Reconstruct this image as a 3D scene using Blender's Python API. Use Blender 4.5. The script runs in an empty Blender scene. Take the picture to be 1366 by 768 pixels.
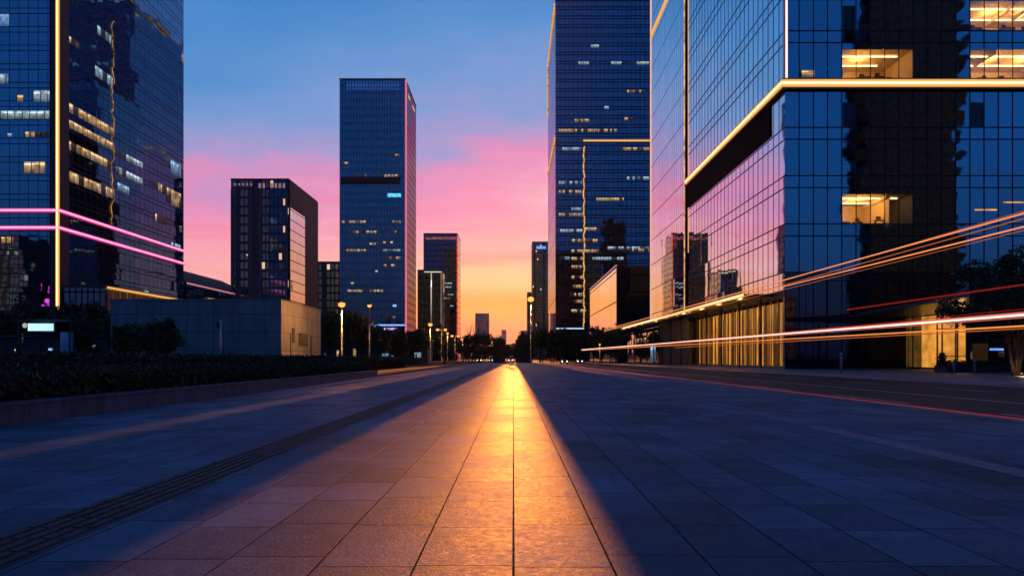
import bpy, bmesh, math, random
from mathutils import Vector
rnd = random.Random(7)
sc = bpy.context.scene
COL = sc.collection
F = 910.7; CX = 685.0; HY = 478.0; H = 1.25          # pinhole of the photo: focal length in px, vanishing point, eye height
def PX(px, D): return (px - CX) / F * D
def PZ(py, D): return H + (HY - py) / F * D
def YS(px, X): return X * F / (px - CX)               # depth where the plane x = X is seen at column px
def lin(r, g, b):
    f = lambda c: (c / 12.92 if c <= .04045 else ((c + .055) / 1.055) ** 2.4)
    return (f(r / 255), f(g / 255), f(b / 255), 1)

# ---------------------------------------------------------------- node helper
class NT:
    def __init__(s, tree): s.t = tree; s.n = tree.nodes; s.l = tree.links
    def new(s, typ, **kw):
        n = s.n.new(typ)
        for k, v in kw.items(): setattr(n, k, v)
        return n
    def put(s, sock, v):
        if isinstance(v, bpy.types.NodeSocket): s.l.new(v, sock)
        elif v is not None: sock.default_value = v
    def m(s, op, a, b=None, c=None, clamp=False):
        n = s.new('ShaderNodeMath', operation=op, use_clamp=clamp)
        s.put(n.inputs[0], a)
        if b is not None: s.put(n.inputs[1], b)
        if c is not None: s.put(n.inputs[2], c)
        return n.outputs[0]
    def v(s, op, a, b=None, scale=None):
        n = s.new('ShaderNodeVectorMath', operation=op)
        s.put(n.inputs[0], a)
        if b is not None: s.put(n.inputs[1], b)
        if scale is not None: s.put(n.inputs['Scale'], scale)
        return n.outputs[0]
    def xyz(s, a, b, c=0.0):
        n = s.new('ShaderNodeCombineXYZ')
        for i, x in enumerate((a, b, c)): s.put(n.inputs[i], x)
        return n.outputs[0]
    def sep(s, a):
        n = s.new('ShaderNodeSeparateXYZ'); s.put(n.inputs[0], a); return n.outputs
    def white(s, vec):
        n = s.new('ShaderNodeTexWhiteNoise', noise_dimensions='3D'); s.put(n.inputs['Vector'], vec); return n.outputs
    def noise(s, vec, scale, detail=3.0, rough=.5):
        n = s.new('ShaderNodeTexNoise'); s.put(n.inputs['Vector'], vec)
        n.inputs['Scale'].default_value = scale; n.inputs['Detail'].default_value = detail; n.inputs['Roughness'].default_value = rough
        return n.outputs
    def mix(s, f, a, b):
        n = s.new('ShaderNodeMix', data_type='RGBA'); s.put(n.inputs[0], f); s.put(n.inputs[6], a); s.put(n.inputs[7], b); return n.outputs[2]
    def mixs(s, f, a, b):
        n = s.new('ShaderNodeMixShader'); s.put(n.inputs[0], f); s.put(n.inputs[1], a); s.put(n.inputs[2], b); return n.outputs[0]
    def adds(s, a, b):
        n = s.new('ShaderNodeAddShader'); s.put(n.inputs[0], a); s.put(n.inputs[1], b); return n.outputs[0]
    def rng(s, v, a, b, c, d, smooth=False):
        n = s.new('ShaderNodeMapRange'); n.clamp = True
        if smooth: n.interpolation_type = 'SMOOTHSTEP'
        s.put(n.inputs[0], v)
        for i, x in enumerate((a, b, c, d)): s.put(n.inputs[i + 1], x)
        return n.outputs[0]
    def ramp(s, f, stops, interp='LINEAR'):
        n = s.new('ShaderNodeValToRGB'); cr = n.color_ramp; cr.interpolation = interp
        while len(cr.elements) < len(stops): cr.elements.new(.5)
        for e, (p, c) in zip(cr.elements, stops): e.position = p
        for e, (p, c) in zip(cr.elements, stops): e.color = c
        s.put(n.inputs[0], f); return n.outputs[0]

def mat(name):
    m = bpy.data.materials.new(name); m.use_nodes = True
    m.node_tree.nodes.clear()
    k = NT(m.node_tree); out = k.new('ShaderNodeOutputMaterial')
    return m, k, out.inputs['Surface'], out
def bsdf(k, color, rough=.6, metal=0.0, spec=.5, normal=None):
    b = k.new('ShaderNodeBsdfPrincipled')
    k.put(b.inputs['Base Color'], color); k.put(b.inputs['Roughness'], rough); k.put(b.inputs['Metallic'], metal)
    k.put(b.inputs['Specular IOR Level'], spec)
    if normal is not None: k.put(b.inputs['Normal'], normal)
    return b.outputs[0]
EXP = 1.65
def emis(k, color, strength):
    strength = k.m('DIVIDE', strength, EXP)
    e = k.new('ShaderNodeEmission'); k.put(e.inputs[0], color); k.put(e.inputs[1], strength); return e.outputs[0]
def rgba(c): return c if len(c) == 4 else (*c, 1)

def plain(name, color, rough=.6, metal=0.0, var=.15, scale=2.0, spec=.4, bump=0.0):
    m, k, o, _ = mat(name)
    co = k.new('ShaderNodeTexCoord').outputs['Object']
    nz = k.noise(co, scale, 4)[0]
    f = k.rng(nz, .3, .7, 1 - var, 1 + var)
    c = k.v('SCALE', k.xyz(*color[:3]), scale=f)
    nrm = None
    if bump:
        b = k.new('ShaderNodeBump'); b.inputs['Strength'].default_value = bump; b.inputs['Distance'].default_value = .02
        k.put(b.inputs['Height'], k.noise(co, scale * 12, 4)[0]); nrm = b.outputs[0]
    k.put(o, bsdf(k, c, rough, metal, spec, nrm)); return m
def glow(name, color, strength, var=0.0):
    m, k, o, _ = mat(name)
    if var:
        co = k.new('ShaderNodeTexCoord').outputs['Object']
        s = k.m('MULTIPLY', k.rng(k.noise(co, .8, 3)[0], .3, .7, 1 - var, 1 + var), strength)
    else: s = strength
    k.put(o, emis(k, rgba(color), s)); return m

def glass(name, cw, fh, z0=0.0, sp=.27, mw=.1, mh=.12, tilt=.006, wav=.004, lit=0.0, warm=.6, seed=1.0,
          tint=(.72, .88, 1.0), f0=.36, dark=(.006, .009, .014), lines=True, split=True, lits=1.0, wscale=.35, linecol=(.006, .008, .012), face_gain=.95, tint2=(1, 1, 1)):
    """Coated curtain-wall glass; UVs are metres along the facade and height.  Each pane leans a hair on its own."""
    m, k, o, _ = mat(name)
    u, v, _z = k.sep(k.new('ShaderNodeUVMap').outputs[0])
    a = k.m('DIVIDE', u, cw); b = k.m('DIVIDE', k.m('SUBTRACT', v, z0), fh)
    cu, cv = k.m('FLOOR', a), k.m('FLOOR', b)
    fu, fv = k.m('SUBTRACT', a, cu), k.m('SUBTRACT', b, cv)
    hi = k.m('GREATER_THAN', fv, 1 - sp)                          # spandrel pane at the floor slab
    cell = k.xyz(cu, k.m('ADD', cv, k.m('MULTIPLY', hi, .5)), seed)
    w = k.white(cell)
    tiltv = k.v('SCALE', k.v('SUBTRACT', w[1], (.5, .5, .5)), scale=2 * tilt)
    nz = k.noise(k.xyz(u, v, k.m('MULTIPLY', w[0], 3.0)), wscale, 2)[1]
    wavv = k.v('SCALE', k.v('SUBTRACT', nz, (.5, .5, .5)), scale=2 * wav)
    nrm = k.v('NORMALIZE', k.v('ADD', k.new('ShaderNodeNewGeometry').outputs['Normal'], k.v('ADD', tiltv, wavv)))
    lw = k.new('ShaderNodeLayerWeight'); lw.inputs['Blend'].default_value = .5; k.put(lw.inputs['Normal'], nrm)
    face = k.m('POWER', lw.outputs['Facing'], 1.35)
    fac = k.m('ADD', k.m('MULTIPLY', face, max(.02, face_gain - f0)), f0, clamp=True)
    fac = k.m('MULTIPLY', fac, k.rng(w[0], 0, 1, .92, 1.0))
    g = k.new('ShaderNodeBsdfGlossy'); g.inputs['Roughness'].default_value = .025
    k.put(g.inputs['Color'], k.mix(face, rgba(tint), rgba(tint2))); k.put(g.inputs['Normal'], nrm)
    d = bsdf(k, rgba(dark), .5, spec=0.0)
    sh = k.mixs(fac, d, g.outputs[0])
    if lit > 0:
        row = k.white(k.xyz(cv, seed + 3.0, 1.0))[0]
        cell2 = k.white(k.xyz(cu, cv, seed + 9.0)); run = k.noise(k.xyz(k.m('MULTIPLY', cu, .23), k.m('MULTIPLY', cv, 7.3), seed), 1.0, 1)[0]
        thr = k.m('ADD', k.m('MULTIPLY', row, .55), k.m('ADD', k.m('MULTIPLY', run, .6), k.m('MULTIPLY', cell2[0], .5)))
        on = k.m('GREATER_THAN', thr, 1.45 - lit)
        on = k.m('MULTIPLY', on, k.m('SUBTRACT', 1.0, hi))
        col = k.mix(k.m('GREATER_THAN', k.white(k.xyz(cv, k.m('FLOOR', k.m('DIVIDE', cu, 5.0)), seed + 2.0))[0], warm), (1, .52, .16, 1), (.45, .75, 1, 1))
        inside = k.rng(k.noise(k.xyz(u, k.m('MULTIPLY', v, 2.0)), 1.2, 2)[0], .35, .65, .25, 1.3)
        st = k.m('MULTIPLY', k.m('MULTIPLY', on, inside), k.m('MULTIPLY', k.m('POWER', cell2[0], 1.5), lits))
        st = k.m('MULTIPLY', st, k.rng(fv, .1, .6, .3, 1.0))
        sh = k.adds(sh, emis(k, col, st))
    if lines:
        ml = k.m('LESS_THAN', fu, mw / cw)
        hl = k.m('LESS_THAN', fv, mh / fh)
        ln = k.m('MAXIMUM', ml, hl)
        if split: ln = k.m('MAXIMUM', ln, k.m('MULTIPLY', hi, k.m('LESS_THAN', fv, 1 - sp + mh / fh)))
        sh = k.mixs(ln, sh, bsdf(k, rgba(linecol), .6, spec=.2))
    k.put(o, sh); return m

def lit_mat(name, color, strength, pw=1.6, fill=.8, seed=1.0, mull=.12):
    """Lit office windows seen through their panes: brighter ceiling line, dark mullions, some panes off."""
    m, k, o, _ = mat(name)
    u, v, _z = k.sep(k.new('ShaderNodeUVMap').outputs[0])
    geo = k.new('ShaderNodeObjectInfo').outputs['Random']
    a = k.m('DIVIDE', u, pw); c = k.m('FLOOR', a); fu = k.m('SUBTRACT', a, c)
    w = k.white(k.xyz(c, k.m('MULTIPLY', geo, 50.0), seed))
    on = k.rng(w[0], 1 - fill - .1, 1 - fill + .1, .05, 1.0)
    n3 = k.noise(k.xyz(u, k.m('MULTIPLY', v, 2.2), k.m('MULTIPLY', geo, 9.0)), .9, 2)[0]
    tex = k.m('ADD', k.m('MULTIPLY', k.rng(v, .1, .8, .25, .85), k.rng(n3, .35, .65, .45, 1.2)), k.m('MULTIPLY', k.m('MULTIPLY', k.m('GREATER_THAN', v, .72), k.m('LESS_THAN', v, .86)), k.m('GREATER_THAN', n3, .47)))
    s = k.m('MULTIPLY', k.m('MULTIPLY', on, tex), strength)
    s = k.m('MULTIPLY', s, k.m('GREATER_THAN', fu, mull))
    col = k.mix(k.m('MULTIPLY', k.white(k.xyz(c, geo, seed + 4))[0], .35), rgba(color), (1, .9, .75, 1))
    k.put(o, k.adds(emis(k, col, s), bsdf(k, (.01, .012, .016, 1), .2))); return m

# ---------------------------------------------------------------- mesh helper
class MB:
    def __init__(s): s.bm = bmesh.new(); s.uv = s.bm.loops.layers.uv.new('UVMap')
    def face(s, pts, uvs=None):
        vs = [s.bm.verts.new(p) for p in pts]
        try: f = s.bm.faces.new(vs)
        except ValueError: return
        if uvs:
            for l, q in zip(f.loops, uvs): l[s.uv].uv = q
        return f
    def box(s, x0, x1, y0, y1, z0, z1, bev=0.0):
        v = [s.bm.verts.new((x, y, z)) for z in (z0, z1) for y in (y0, y1) for x in (x0, x1)]
        fs = [s.bm.faces.new([v[i] for i in q]) for q in ((0, 2, 3, 1), (4, 5, 7, 6), (0, 1, 5, 4), (1, 3, 7, 5), (3, 2, 6, 7), (2, 0, 4, 6))]
        for f in fs:
            ax = max(range(3), key=lambda i: abs(f.normal[i]) if f.normal.length else 0)
            f.normal_update(); n = f.normal; ax = max(range(3), key=lambda i: abs(n[i]))
            for l in f.loops:
                c = l.vert.co
                l[s.uv].uv = (c.y, c.z) if ax == 0 else ((c.x, c.z) if ax == 1 else (c.x, c.y))
        if bev:
            bmesh.ops.bevel(s.bm, geom=list({e for f in fs for e in f.edges}), offset=bev, segments=2, affect='EDGES')
    def tube(s, pts, radii, n=8, cap=True):
        pts = [Vector(p) for p in pts]
        if not hasattr(radii, '__len__'): radii = [radii] * len(pts)
        rings = []
        for i, p in enumerate(pts):
            d = (pts[min(i + 1, len(pts) - 1)] - pts[max(i - 1, 0)]).normalized()
            a = d.cross(Vector((0, 0, 1)) if abs(d.z) < .9 else Vector((1, 0, 0))).normalized(); b = d.cross(a)
            rings.append([s.bm.verts.new(p + (a * math.cos(t) + b * math.sin(t)) * radii[i]) for t in [j * 2 * math.pi / n for j in range(n)]])
        for r0, r1 in zip(rings, rings[1:]):
            for j in range(n): s.bm.faces.new((r0[j], r0[(j + 1) % n], r1[(j + 1) % n], r1[j])).smooth = True
        if cap: s.bm.faces.new(rings[0][::-1]); s.bm.faces.new(rings[-1])
    def ball(s, c, r, sx=1, sy=1, sz=1, sub=2):
        g = bmesh.ops.create_icosphere(s.bm, subdivisions=sub, radius=r)
        for v in g['verts']: v.co = Vector((v.co.x * sx + c[0], v.co.y * sy + c[1], v.co.z * sz + c[2]))
        for f in s.bm.faces:
            if f.verts[0] in g['verts']: f.smooth = True
    def build(s, name, m, parent=None, normals=True):
        if normals: bmesh.ops.recalc_face_normals(s.bm, faces=s.bm.faces)
        if parent is not None:
            off = root_of(parent)
            for v in s.bm.verts: v.co -= off
        me = bpy.data.meshes.new(name); s.bm.to_mesh(me); s.bm.free(); me.materials.append(m)
        o = bpy.data.objects.new(name, me); COL.objects.link(o)
        if parent is not None: o.parent = parent
        return o
def root_of(o):
    t = Vector((0, 0, 0))
    while o is not None: t += o.location; o = o.parent
    return t
def thing(name, label, cat, loc=(0, 0, 0), group=None):
    o = bpy.data.objects.new(name, None); COL.objects.link(o); o.location = loc; o.empty_display_size = .5
    o['label'] = label; o['category'] = cat
    if group: o['group'] = group
    return o
def tag(o, label, cat, group=None):
    o['label'] = label; o['category'] = cat
    if group: o['group'] = group
    return o
def struct(o, kind='structure'): o['kind'] = kind; return o
def dup(root, loc, scale=None, rz=None, label=None, group=None):
    r = root.copy(); COL.objects.link(r); r.location = loc
    if scale: r.scale = scale
    if rz is not None: r.rotation_euler = (0, 0, rz)
    if label: r['label'] = label
    if group: r['group'] = group
    for ch in list(root.children):
        c = ch.copy(); COL.objects.link(c); c.parent = r
        for g in list(ch.children):
            d = g.copy(); COL.objects.link(d); d.parent = c
    return r
def point(name, loc, power, color, radius=.15, spot=None):
    l = bpy.data.lights.new(name, 'POINT'); l.energy = power / EXP; l.color = color[:3]; l.shadow_soft_size = radius
    o = bpy.data.objects.new(name, l); COL.objects.link(o); o.location = loc; return o

# ---------------------------------------------------------------- camera, world, sun
cam = bpy.data.cameras.new('camera'); co = bpy.data.objects.new('camera', cam); COL.objects.link(co)
co.location = (0, 0, H); co.rotation_euler = (math.radians(90), 0, 0)
cam.sensor_width = 36; cam.lens = 36 * F / 1366; cam.shift_y = (HY - 384) / 1366; cam.shift_x = -(CX - 683) / 1366
cam.clip_start = .05; cam.clip_end = 14000
sc.camera = co

SUN_E = 1.6; EX = 1.65                                # EX: the camera is opened by this factor; sky, lamps and lit windows are set lower to suit
wd = bpy.data.worlds.new('World'); sc.world = wd; wd.use_nodes = True
wd.node_tree.nodes.clear(); k = NT(wd.node_tree)
gen = k.v('NORMALIZE', k.new('ShaderNodeTexCoord').outputs['Generated'])
dx, dy, dz = k.sep(gen)
el = k.m('MULTIPLY', k.m('ARCSINE', dz), 57.2958)
az = k.m('MULTIPLY', k.m('ARCTAN2', dx, dy), 57.2958)
soft = k.noise(k.xyz(k.m('MULTIPLY', dx, 2.2), k.m('MULTIPLY', dy, 2.2), k.m('MULTIPLY', dz, 7.0)), 1.6, 5, .55)[0]
azc = k.m('MINIMUM', k.m('MAXIMUM', az, -50.0), 6.0)
e1 = k.m('ADD', k.m('SUBTRACT', k.m('SUBTRACT', el, .6), k.m('MULTIPLY', azc, .18)), k.m('ADD', k.m('MULTIPLY', k.m('SUBTRACT', soft, .5), 11.0), k.m('MULTIPLY', k.m('SUBTRACT', k.noise(k.xyz(k.m('MULTIPLY', az, .09), k.m('ADD', k.m('MULTIPLY', el, .34), k.m('MULTIPLY', az, -.03)), 5.5), 1.0, 6, .6)[0], .5), 4.5)))
S = lambda d: d / 60.0
front = k.ramp(k.m('DIVIDE', e1, 60.0, clamp=True), [
    (0, lin(218, 86, 106)), (S(3), lin(238, 112, 114)), (S(5.5), lin(250, 160, 140)), (S(8), lin(248, 164, 164)), (S(11), lin(247, 156, 182)), (S(14), lin(242, 142, 190)),
    (S(16.6), lin(222, 140, 194)), (S(18.3), lin(162, 152, 211)), (S(21), lin(116, 154, 216)), (S(24.5), lin(82, 146, 213)), (S(29.5), lin(52, 132, 206)), (S(36), lin(26, 92, 172)), (S(46), lin(8, 74, 140)), (1, lin(5, 58, 120))])
gl = k.m('MULTIPLY', k.m('EXPONENT', k.m('MULTIPLY', k.m('POWER', k.m('DIVIDE', az, 15.0), 2.0), -1.0)),
         k.m('EXPONENT', k.m('MULTIPLY', k.m('POWER', k.m('DIVIDE', k.m('SUBTRACT', el, 6.2), 2.6), 2.0), -1.0)))
front = k.mix(k.m('MULTIPLY', gl, .78), front, lin(255, 208, 150))
gl2 = k.m('MULTIPLY', k.m('EXPONENT', k.m('MULTIPLY', k.m('POWER', k.m('DIVIDE', az, 22.0), 2.0), -1.0)),
          k.m('EXPONENT', k.m('MULTIPLY', k.m('POWER', k.m('DIVIDE', k.m('SUBTRACT', el, 4.5), 1.35), 2.0), -1.0)))
front = k.mix(k.m('MULTIPLY', gl2, .85), front, lin(255, 150, 74))
wis = k.noise(k.xyz(k.m('MULTIPLY', az, .035), k.m('MULTIPLY', el, .42), 3.7), 1.3, 5, .6)[0]
wf = k.m('MULTIPLY', k.rng(wis, .52, .72, 0, .55, True), k.m('MULTIPLY', k.rng(el, 2.5, 6.0, 0, 1, True), k.rng(el, 17.0, 11.0, 0, 1, True)))
pal = k.noise(k.xyz(k.m('MULTIPLY', az, .05), k.m('MULTIPLY', el, .20), 9.1), 1.0, 5, .6)[0]
pf = k.m('MULTIPLY', k.rng(pal, .45, .68, 0, .7, True), k.m('MULTIPLY', k.rng(e1, 7, 10, 0, 1, True), k.rng(e1, 17, 13.5, 0, 1, True)))
front = k.mix(pf, front, lin(244, 190, 208))
front = k.mix(wf, front, lin(240, 118, 140))
back = k.ramp(k.m('DIVIDE', k.m('MAXIMUM', el, 0.0), 60.0, clamp=True), [
    (0, lin(30, 44, 90)), (S(6), lin(22, 70, 140)), (S(15), lin(12, 92, 178)), (S(30), lin(10, 86, 172)), (S(46), lin(6, 74, 140)), (1, lin(5, 58, 120))])
cosaz = k.m('COSINE', k.m('DIVIDE', az, 57.2958))
bw = k.rng(cosaz, -.25, .62, 0, 1, True)
sky = k.mix(bw, back, front)
nish = k.new('ShaderNodeTexSky', sky_type='NISHITA'); nish.sun_disc = False
nish.sun_elevation = math.radians(SUN_E); nish.sun_rotation = 0.0; nish.altitude = 50
bgA = k.new('ShaderNodeBackground'); k.put(bgA.inputs[0], sky); bgA.inputs[1].default_value = .93 / EX
bgB = k.new('ShaderNodeBackground'); k.put(bgB.inputs[0], nish.outputs[0]); bgB.inputs[1].default_value = .02 / EX
wo = k.new('ShaderNodeOutputWorld'); k.put(wo.inputs[0], k.adds(bgA.outputs[0], bgB.outputs[0]))

sl = bpy.data.lights.new('sun', 'SUN'); sl.energy = 5.0; sl.color = (1, .29, .045); sl.angle = math.radians(.1)
so = bpy.data.objects.new('sun', sl); COL.objects.link(so); so.rotation_euler = (math.radians(-(90 - SUN_E)), 0, 0); so.location = (0, 50, 60)

# ---------------------------------------------------------------- shared materials
M_steel = plain('dark_steel', (.03, .033, .038), .45, .6)
M_pole = plain('painted_pole', (.16, .17, .18), .4, .5)
M_concrete = plain('concrete', (.2, .2, .2), .8, 0, .25, 1.5, .2, .3)
M_darkwall = plain('dark_wall', (.022, .025, .034), .6, 0, .2, .3)
M_roof = plain('roof', (.06, .06, .065), .8, 0, .2, .4)
M_bronze = plain('bronze', (.30, .17, .06), .35, .8)
M_gold = glow('gold_led', (1, .46, .11), .95)
M_goldcore = glow('gold_led_core', (1, .72, .36), 1.9)
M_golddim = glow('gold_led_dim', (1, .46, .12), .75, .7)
M_pinkcore = glow('pink_led_core', (1, .36, .6), 1.5)
M_pink = glow('pink_led', (.85, .05, .28), .9)
M_rose = glow('rose_led', (1, .36, .42), .6)
M_blueled = glow('blue_led', (.15, .35, 1), 1.6)
M_lampglow = glow('lamp_glow', (1, .36, .055), 1.9)
M_lampdim = glow('lamp_glow_dim', (1, .34, .08), 2.0)
M_warm = lit_mat('lit_warm', (1, .55, .18), .75, 1.7, .85, 1.0)
M_warm2 = lit_mat('lit_warm_sparse', (1, .56, .2), .8, 1.2, .5, 2.0, .25)
M_cool = lit_mat('lit_cool', (.5, .78, 1), .7, 1.6, .7, 3.0)
M_cool2 = lit_mat('lit_blue', (.15, .55, 1), .8, 1.1, .75, 4.0, .2)

# ---------------------------------------------------------------- ground
def sheet(name, x0, x1, y0, y1, z, m):
    b = MB(); b.face([(x0, y0, z), (x1, y0, z), (x1, y1, z), (x0, y1, z)], [(x0, y0), (x1, y0), (x1, y1), (x0, y1)])
    return struct(b.build(name, m))
def paving(name, row, length, base, var, rough, spec, mortar=.010, wear=1.0):
    m, k, o, _ = mat(name)
    pos = k.new('ShaderNodeNewGeometry').outputs['Position']; x, y, z = k.sep(pos)
    # each column of slabs has its own offset and its own slab length
    c = k.m('FLOOR', k.m('DIVIDE', x, row)); fx = k.m('SUBTRACT', k.m('DIVIDE', x, row), c)
    w = k.white(k.xyz(c, 3.0, 1.0))[0]
    ln = k.m('ADD', k.m('MULTIPLY', k.white(k.xyz(c, 8.0, 2.0))[0], length * .35), length * .8)
    t = k.m('ADD', k.m('DIVIDE', y, ln), k.m('MULTIPLY', w, 7.0)); r = k.m('FLOOR', t); fy = k.m('SUBTRACT', t, r)
    sid = k.white(k.xyz(c, r, 5.0))
    ex = k.m('MULTIPLY', k.m('MINIMUM', fx, k.m('SUBTRACT', 1.0, fx)), row)
    ey = k.m('MULTIPLY', k.m('MINIMUM', fy, k.m('SUBTRACT', 1.0, fy)), ln)
    e = k.m('MINIMUM', ex, ey)
    e = k.m('ADD', e, k.m('MULTIPLY', k.m('SUBTRACT', k.noise(pos, 14, 3)[0], .5), .006))
    spots = k.rng(k.noise(pos, 2.6, 6, .7)[0], .60, .74, 1.0, .62); gum = k.new('ShaderNodeTexVoronoi'); k.put(gum.inputs['Vector'], k.xyz(x, y)); gum.inputs['Scale'].default_value = 1.3
    gumf = k.rng(gum.outputs['Distance'], .022, .034, .45, 1.0)
    joint = k.rng(e, mortar * .35, mortar * .75, 0, 1)
    fine = k.noise(pos, 90, 5, .65)[0]; mid = k.noise(pos, 5, 5, .6)[0]; big = k.noise(pos, .45, 4, .55)[0]
    br = k.m('ADD', 1 - var / 2, k.m('MULTIPLY', sid[0], var))
    g2 = k.noise(pos, 34, 4, .7)[0]; br = k.m('MULTIPLY', br, k.rng(fine, .3, .7, .62, 1.35)); br = k.m('MULTIPLY', br, k.rng(g2, .3, .7, .72, 1.25)); br = k.m('MULTIPLY', br, k.rng(mid, .3, .7, .82, 1.14)); br = k.m('MULTIPLY', br, k.rng(big, .35, .65, .72, 1.18))
    br = k.m('MULTIPLY', br, k.m('MULTIPLY', spots, gumf))
    col = k.v('SCALE', k.xyz(*base), scale=br)
    col = k.mix(joint, (.022, .026, .03, 1), col)
    ro = k.m('ADD', k.m('ADD', k.m('MULTIPLY', k.m('SUBTRACT', mid, .5), .18), k.m('MULTIPLY', k.m('SUBTRACT', k.noise(pos, 17, 5, .65)[0], .5), .34)), k.m('ADD', rough, k.m('MULTIPLY', k.m('SUBTRACT', sid[0], .5), .05)))
    ro = k.m('ADD', ro, k.m('MULTIPLY', k.m('SUBTRACT', big, .5), .12))
    hgt = k.m('ADD', k.m('MULTIPLY', joint, .7), k.m('ADD', k.m('MULTIPLY', fine, .5), k.m('ADD', k.m('MULTIPLY', g2, .6), k.m('MULTIPLY', mid, .4))))
    b = k.new('ShaderNodeBump'); b.inputs['Strength'].default_value = .9; b.inputs['Distance'].default_value = .016
    k.put(b.inputs['Height'], hgt)
    tl = k.v('SCALE', k.v('SUBTRACT', sid[1], (.5, .5, .5)), scale=.006)
    nn = k.v('NORMALIZE', k.v('ADD', b.outputs[0], tl)); joint = k.m('MULTIPLY', joint, k.m('MULTIPLY', br, k.m('ADD', .45, k.m('MULTIPLY', k.rng(k.noise(pos, 23, 5, .7)[0], .36, .64, 0, 1), 1.0))))
    k.put(o, bsdf(k, col, ro, 0, k.m('MULTIPLY', joint, spec), nn)); return m
M_plaza = paving('granite_paving', .595, .95, (.085, .18, .25), .5, .63, .07)
M_walk = paving('walk_paving', 1.2, 1.2, (.2, .2, .205), .15, .55, .4, .02)
def asphalt():
    m, k, o, _ = mat('asphalt'); pos = k.new('ShaderNodeNewGeometry').outputs['Position']
    n1 = k.noise(pos, 60, 4)[0]; n2 = k.noise(k.v('MULTIPLY', pos, (1, .15, 1)), .6, 4)[0]
    c = k.v('SCALE', k.xyz(.032, .033, .035), scale=k.m('MULTIPLY', k.rng(n1, .3, .7, .7, 1.3), k.rng(n2, .3, .7, .75, 1.2)))
    b = k.new('ShaderNodeBump'); b.inputs['Strength'].default_value = .5; b.inputs['Distance'].default_value = .01; k.put(b.inputs['Height'], n1)
    k.put(o, bsdf(k, c, .75, 0, .25, b.outputs[0])); return m
M_asphalt = asphalt()
def soil():
    m, k, o, _ = mat('lawn_ground'); pos = k.new('ShaderNodeNewGeometry').outputs['Position']
    c = k.mix(k.noise(pos, 3, 5)[0], (.02, .03, .012, 1), (.05, .05, .025, 1)); k.put(o, bsdf(k, c, .95, spec=.1)); return m
M_soil = soil()
M_paint = plain('road_paint', (.5, .5, .5), .7, 0, .3, 4)
M_far = plain('far_ground', (.05, .05, .05), .95, 0, .3, .02, .05)

b = MB(); b.face([(-4500, -1500, -.16), (4500, -1500, -.16), (4500, 9500, -.16), (-4500, 9500, -.16)]); struct(b.build('ground', M_far))
sheet('plaza', -9.35, 10.0, -12, 262, 0, M_plaza)
sheet('lawn', -60, -9.75, -12, 330, -.004, M_soil)
sheet('road', 10.3, 24, -12, 262, -.13, M_asphalt)
M_kerb = plain('kerb_stone', (.24, .27, .30), .6, 0, .25, 2.5, .3, .3)
b = MB(); b.box(10.0, 10.3, -12, 262, -.15, .03, 0); struct(b.build('kerb', M_kerb))
b = MB(); b.box(24, 24.3, -12, 262, -.15, .02, 0); struct(b.build('kerb', M_kerb))
sheet('pavement', 24.3, 130, -12, 300, .008, M_walk)
for x, w_, segs in ((15.5, .14, [(-10, 262)]), (12.1, .13, [(i * 9.0 + 3, i * 9.0 + 8) for i in range(0, 26)]), (19.8, .13, [(i * 9.0 + 1, i * 9.0 + 5) for i in range(0, 28)])):
    for a_, c_ in segs: sheet('road_marking', x, x + w_, a_, c_, -.126, M_paint)
# pale slab strip set in the paving on the right
M_pale = plain('pale_granite', (.17, .21, .26), .6, 0, .3, 6, .1, .3)
sheet('pale_paver_strip', 5.35, 5.72, 2.0, 12.6, .004, M_pale)
# grooved tactile strip
def tactile():
    b = MB()
    b.box(-3.62, -3.04, 1.5, 130, -.02, .004)
    for i in range(5):
        x = -3.57 + i * .108
        y = 1.6
        while y < 60:
            b.box(x, x + .055, y, y + .28 + .0 * i, .004, .016); y += .31
    return struct(b.build('tactile_strip', plain('tactile_paver', (.05, .052, .055), .7, 0, .35, 3, .35, .3)))
tactile()

# ---------------------------------------------------------------- planter wall, hedges
t = thing('planter_wall', 'low grey stone wall edging the hedge bed on the left of the plaza', 'planter wall', (-9.5, 20, 0))
def slabmat():
    m, k, o, _ = mat('slab_stone'); x, y, z = k.sep(k.new('ShaderNodeNewGeometry').outputs['Position'])
    f = k.m('FRACT', k.m('DIVIDE', y, 1.2)); id_ = k.white(k.xyz(k.m('FLOOR', k.m('DIVIDE', y, 1.2)), 1.0, 1.0))[0]
    nz = k.noise(k.xyz(x, y, k.m('MULTIPLY', z, .4)), 4, 5)[0]
    br = k.m('MULTIPLY', k.rng(id_, 0, 1, .8, 1.15), k.rng(nz, .3, .7, .6, 1.3))
    c = k.mix(k.m('LESS_THAN', f, .014), k.v('SCALE', k.xyz(.05, .08, .125), scale=br), (.01, .01, .01, 1))
    k.put(o, bsdf(k, c, .65, 0, .4)); return m
M_slab = slabmat()
b = MB(); b.box(-9.75, -9.36, -8, 47, -.1, .37); b.build('wall', M_slab, t)
b = MB(); b.box(-9.79, -9.32, -8, 47.03, .372, .425, .008); b.build('coping', M_slab, t)
b = MB(); b.box(-9.75, -9.36, 47.03, 170, -.1, .15); tag(b.build('low_kerb', M_slab), 'low stone kerb running on from the end of the planter wall', 'kerb')

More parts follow.
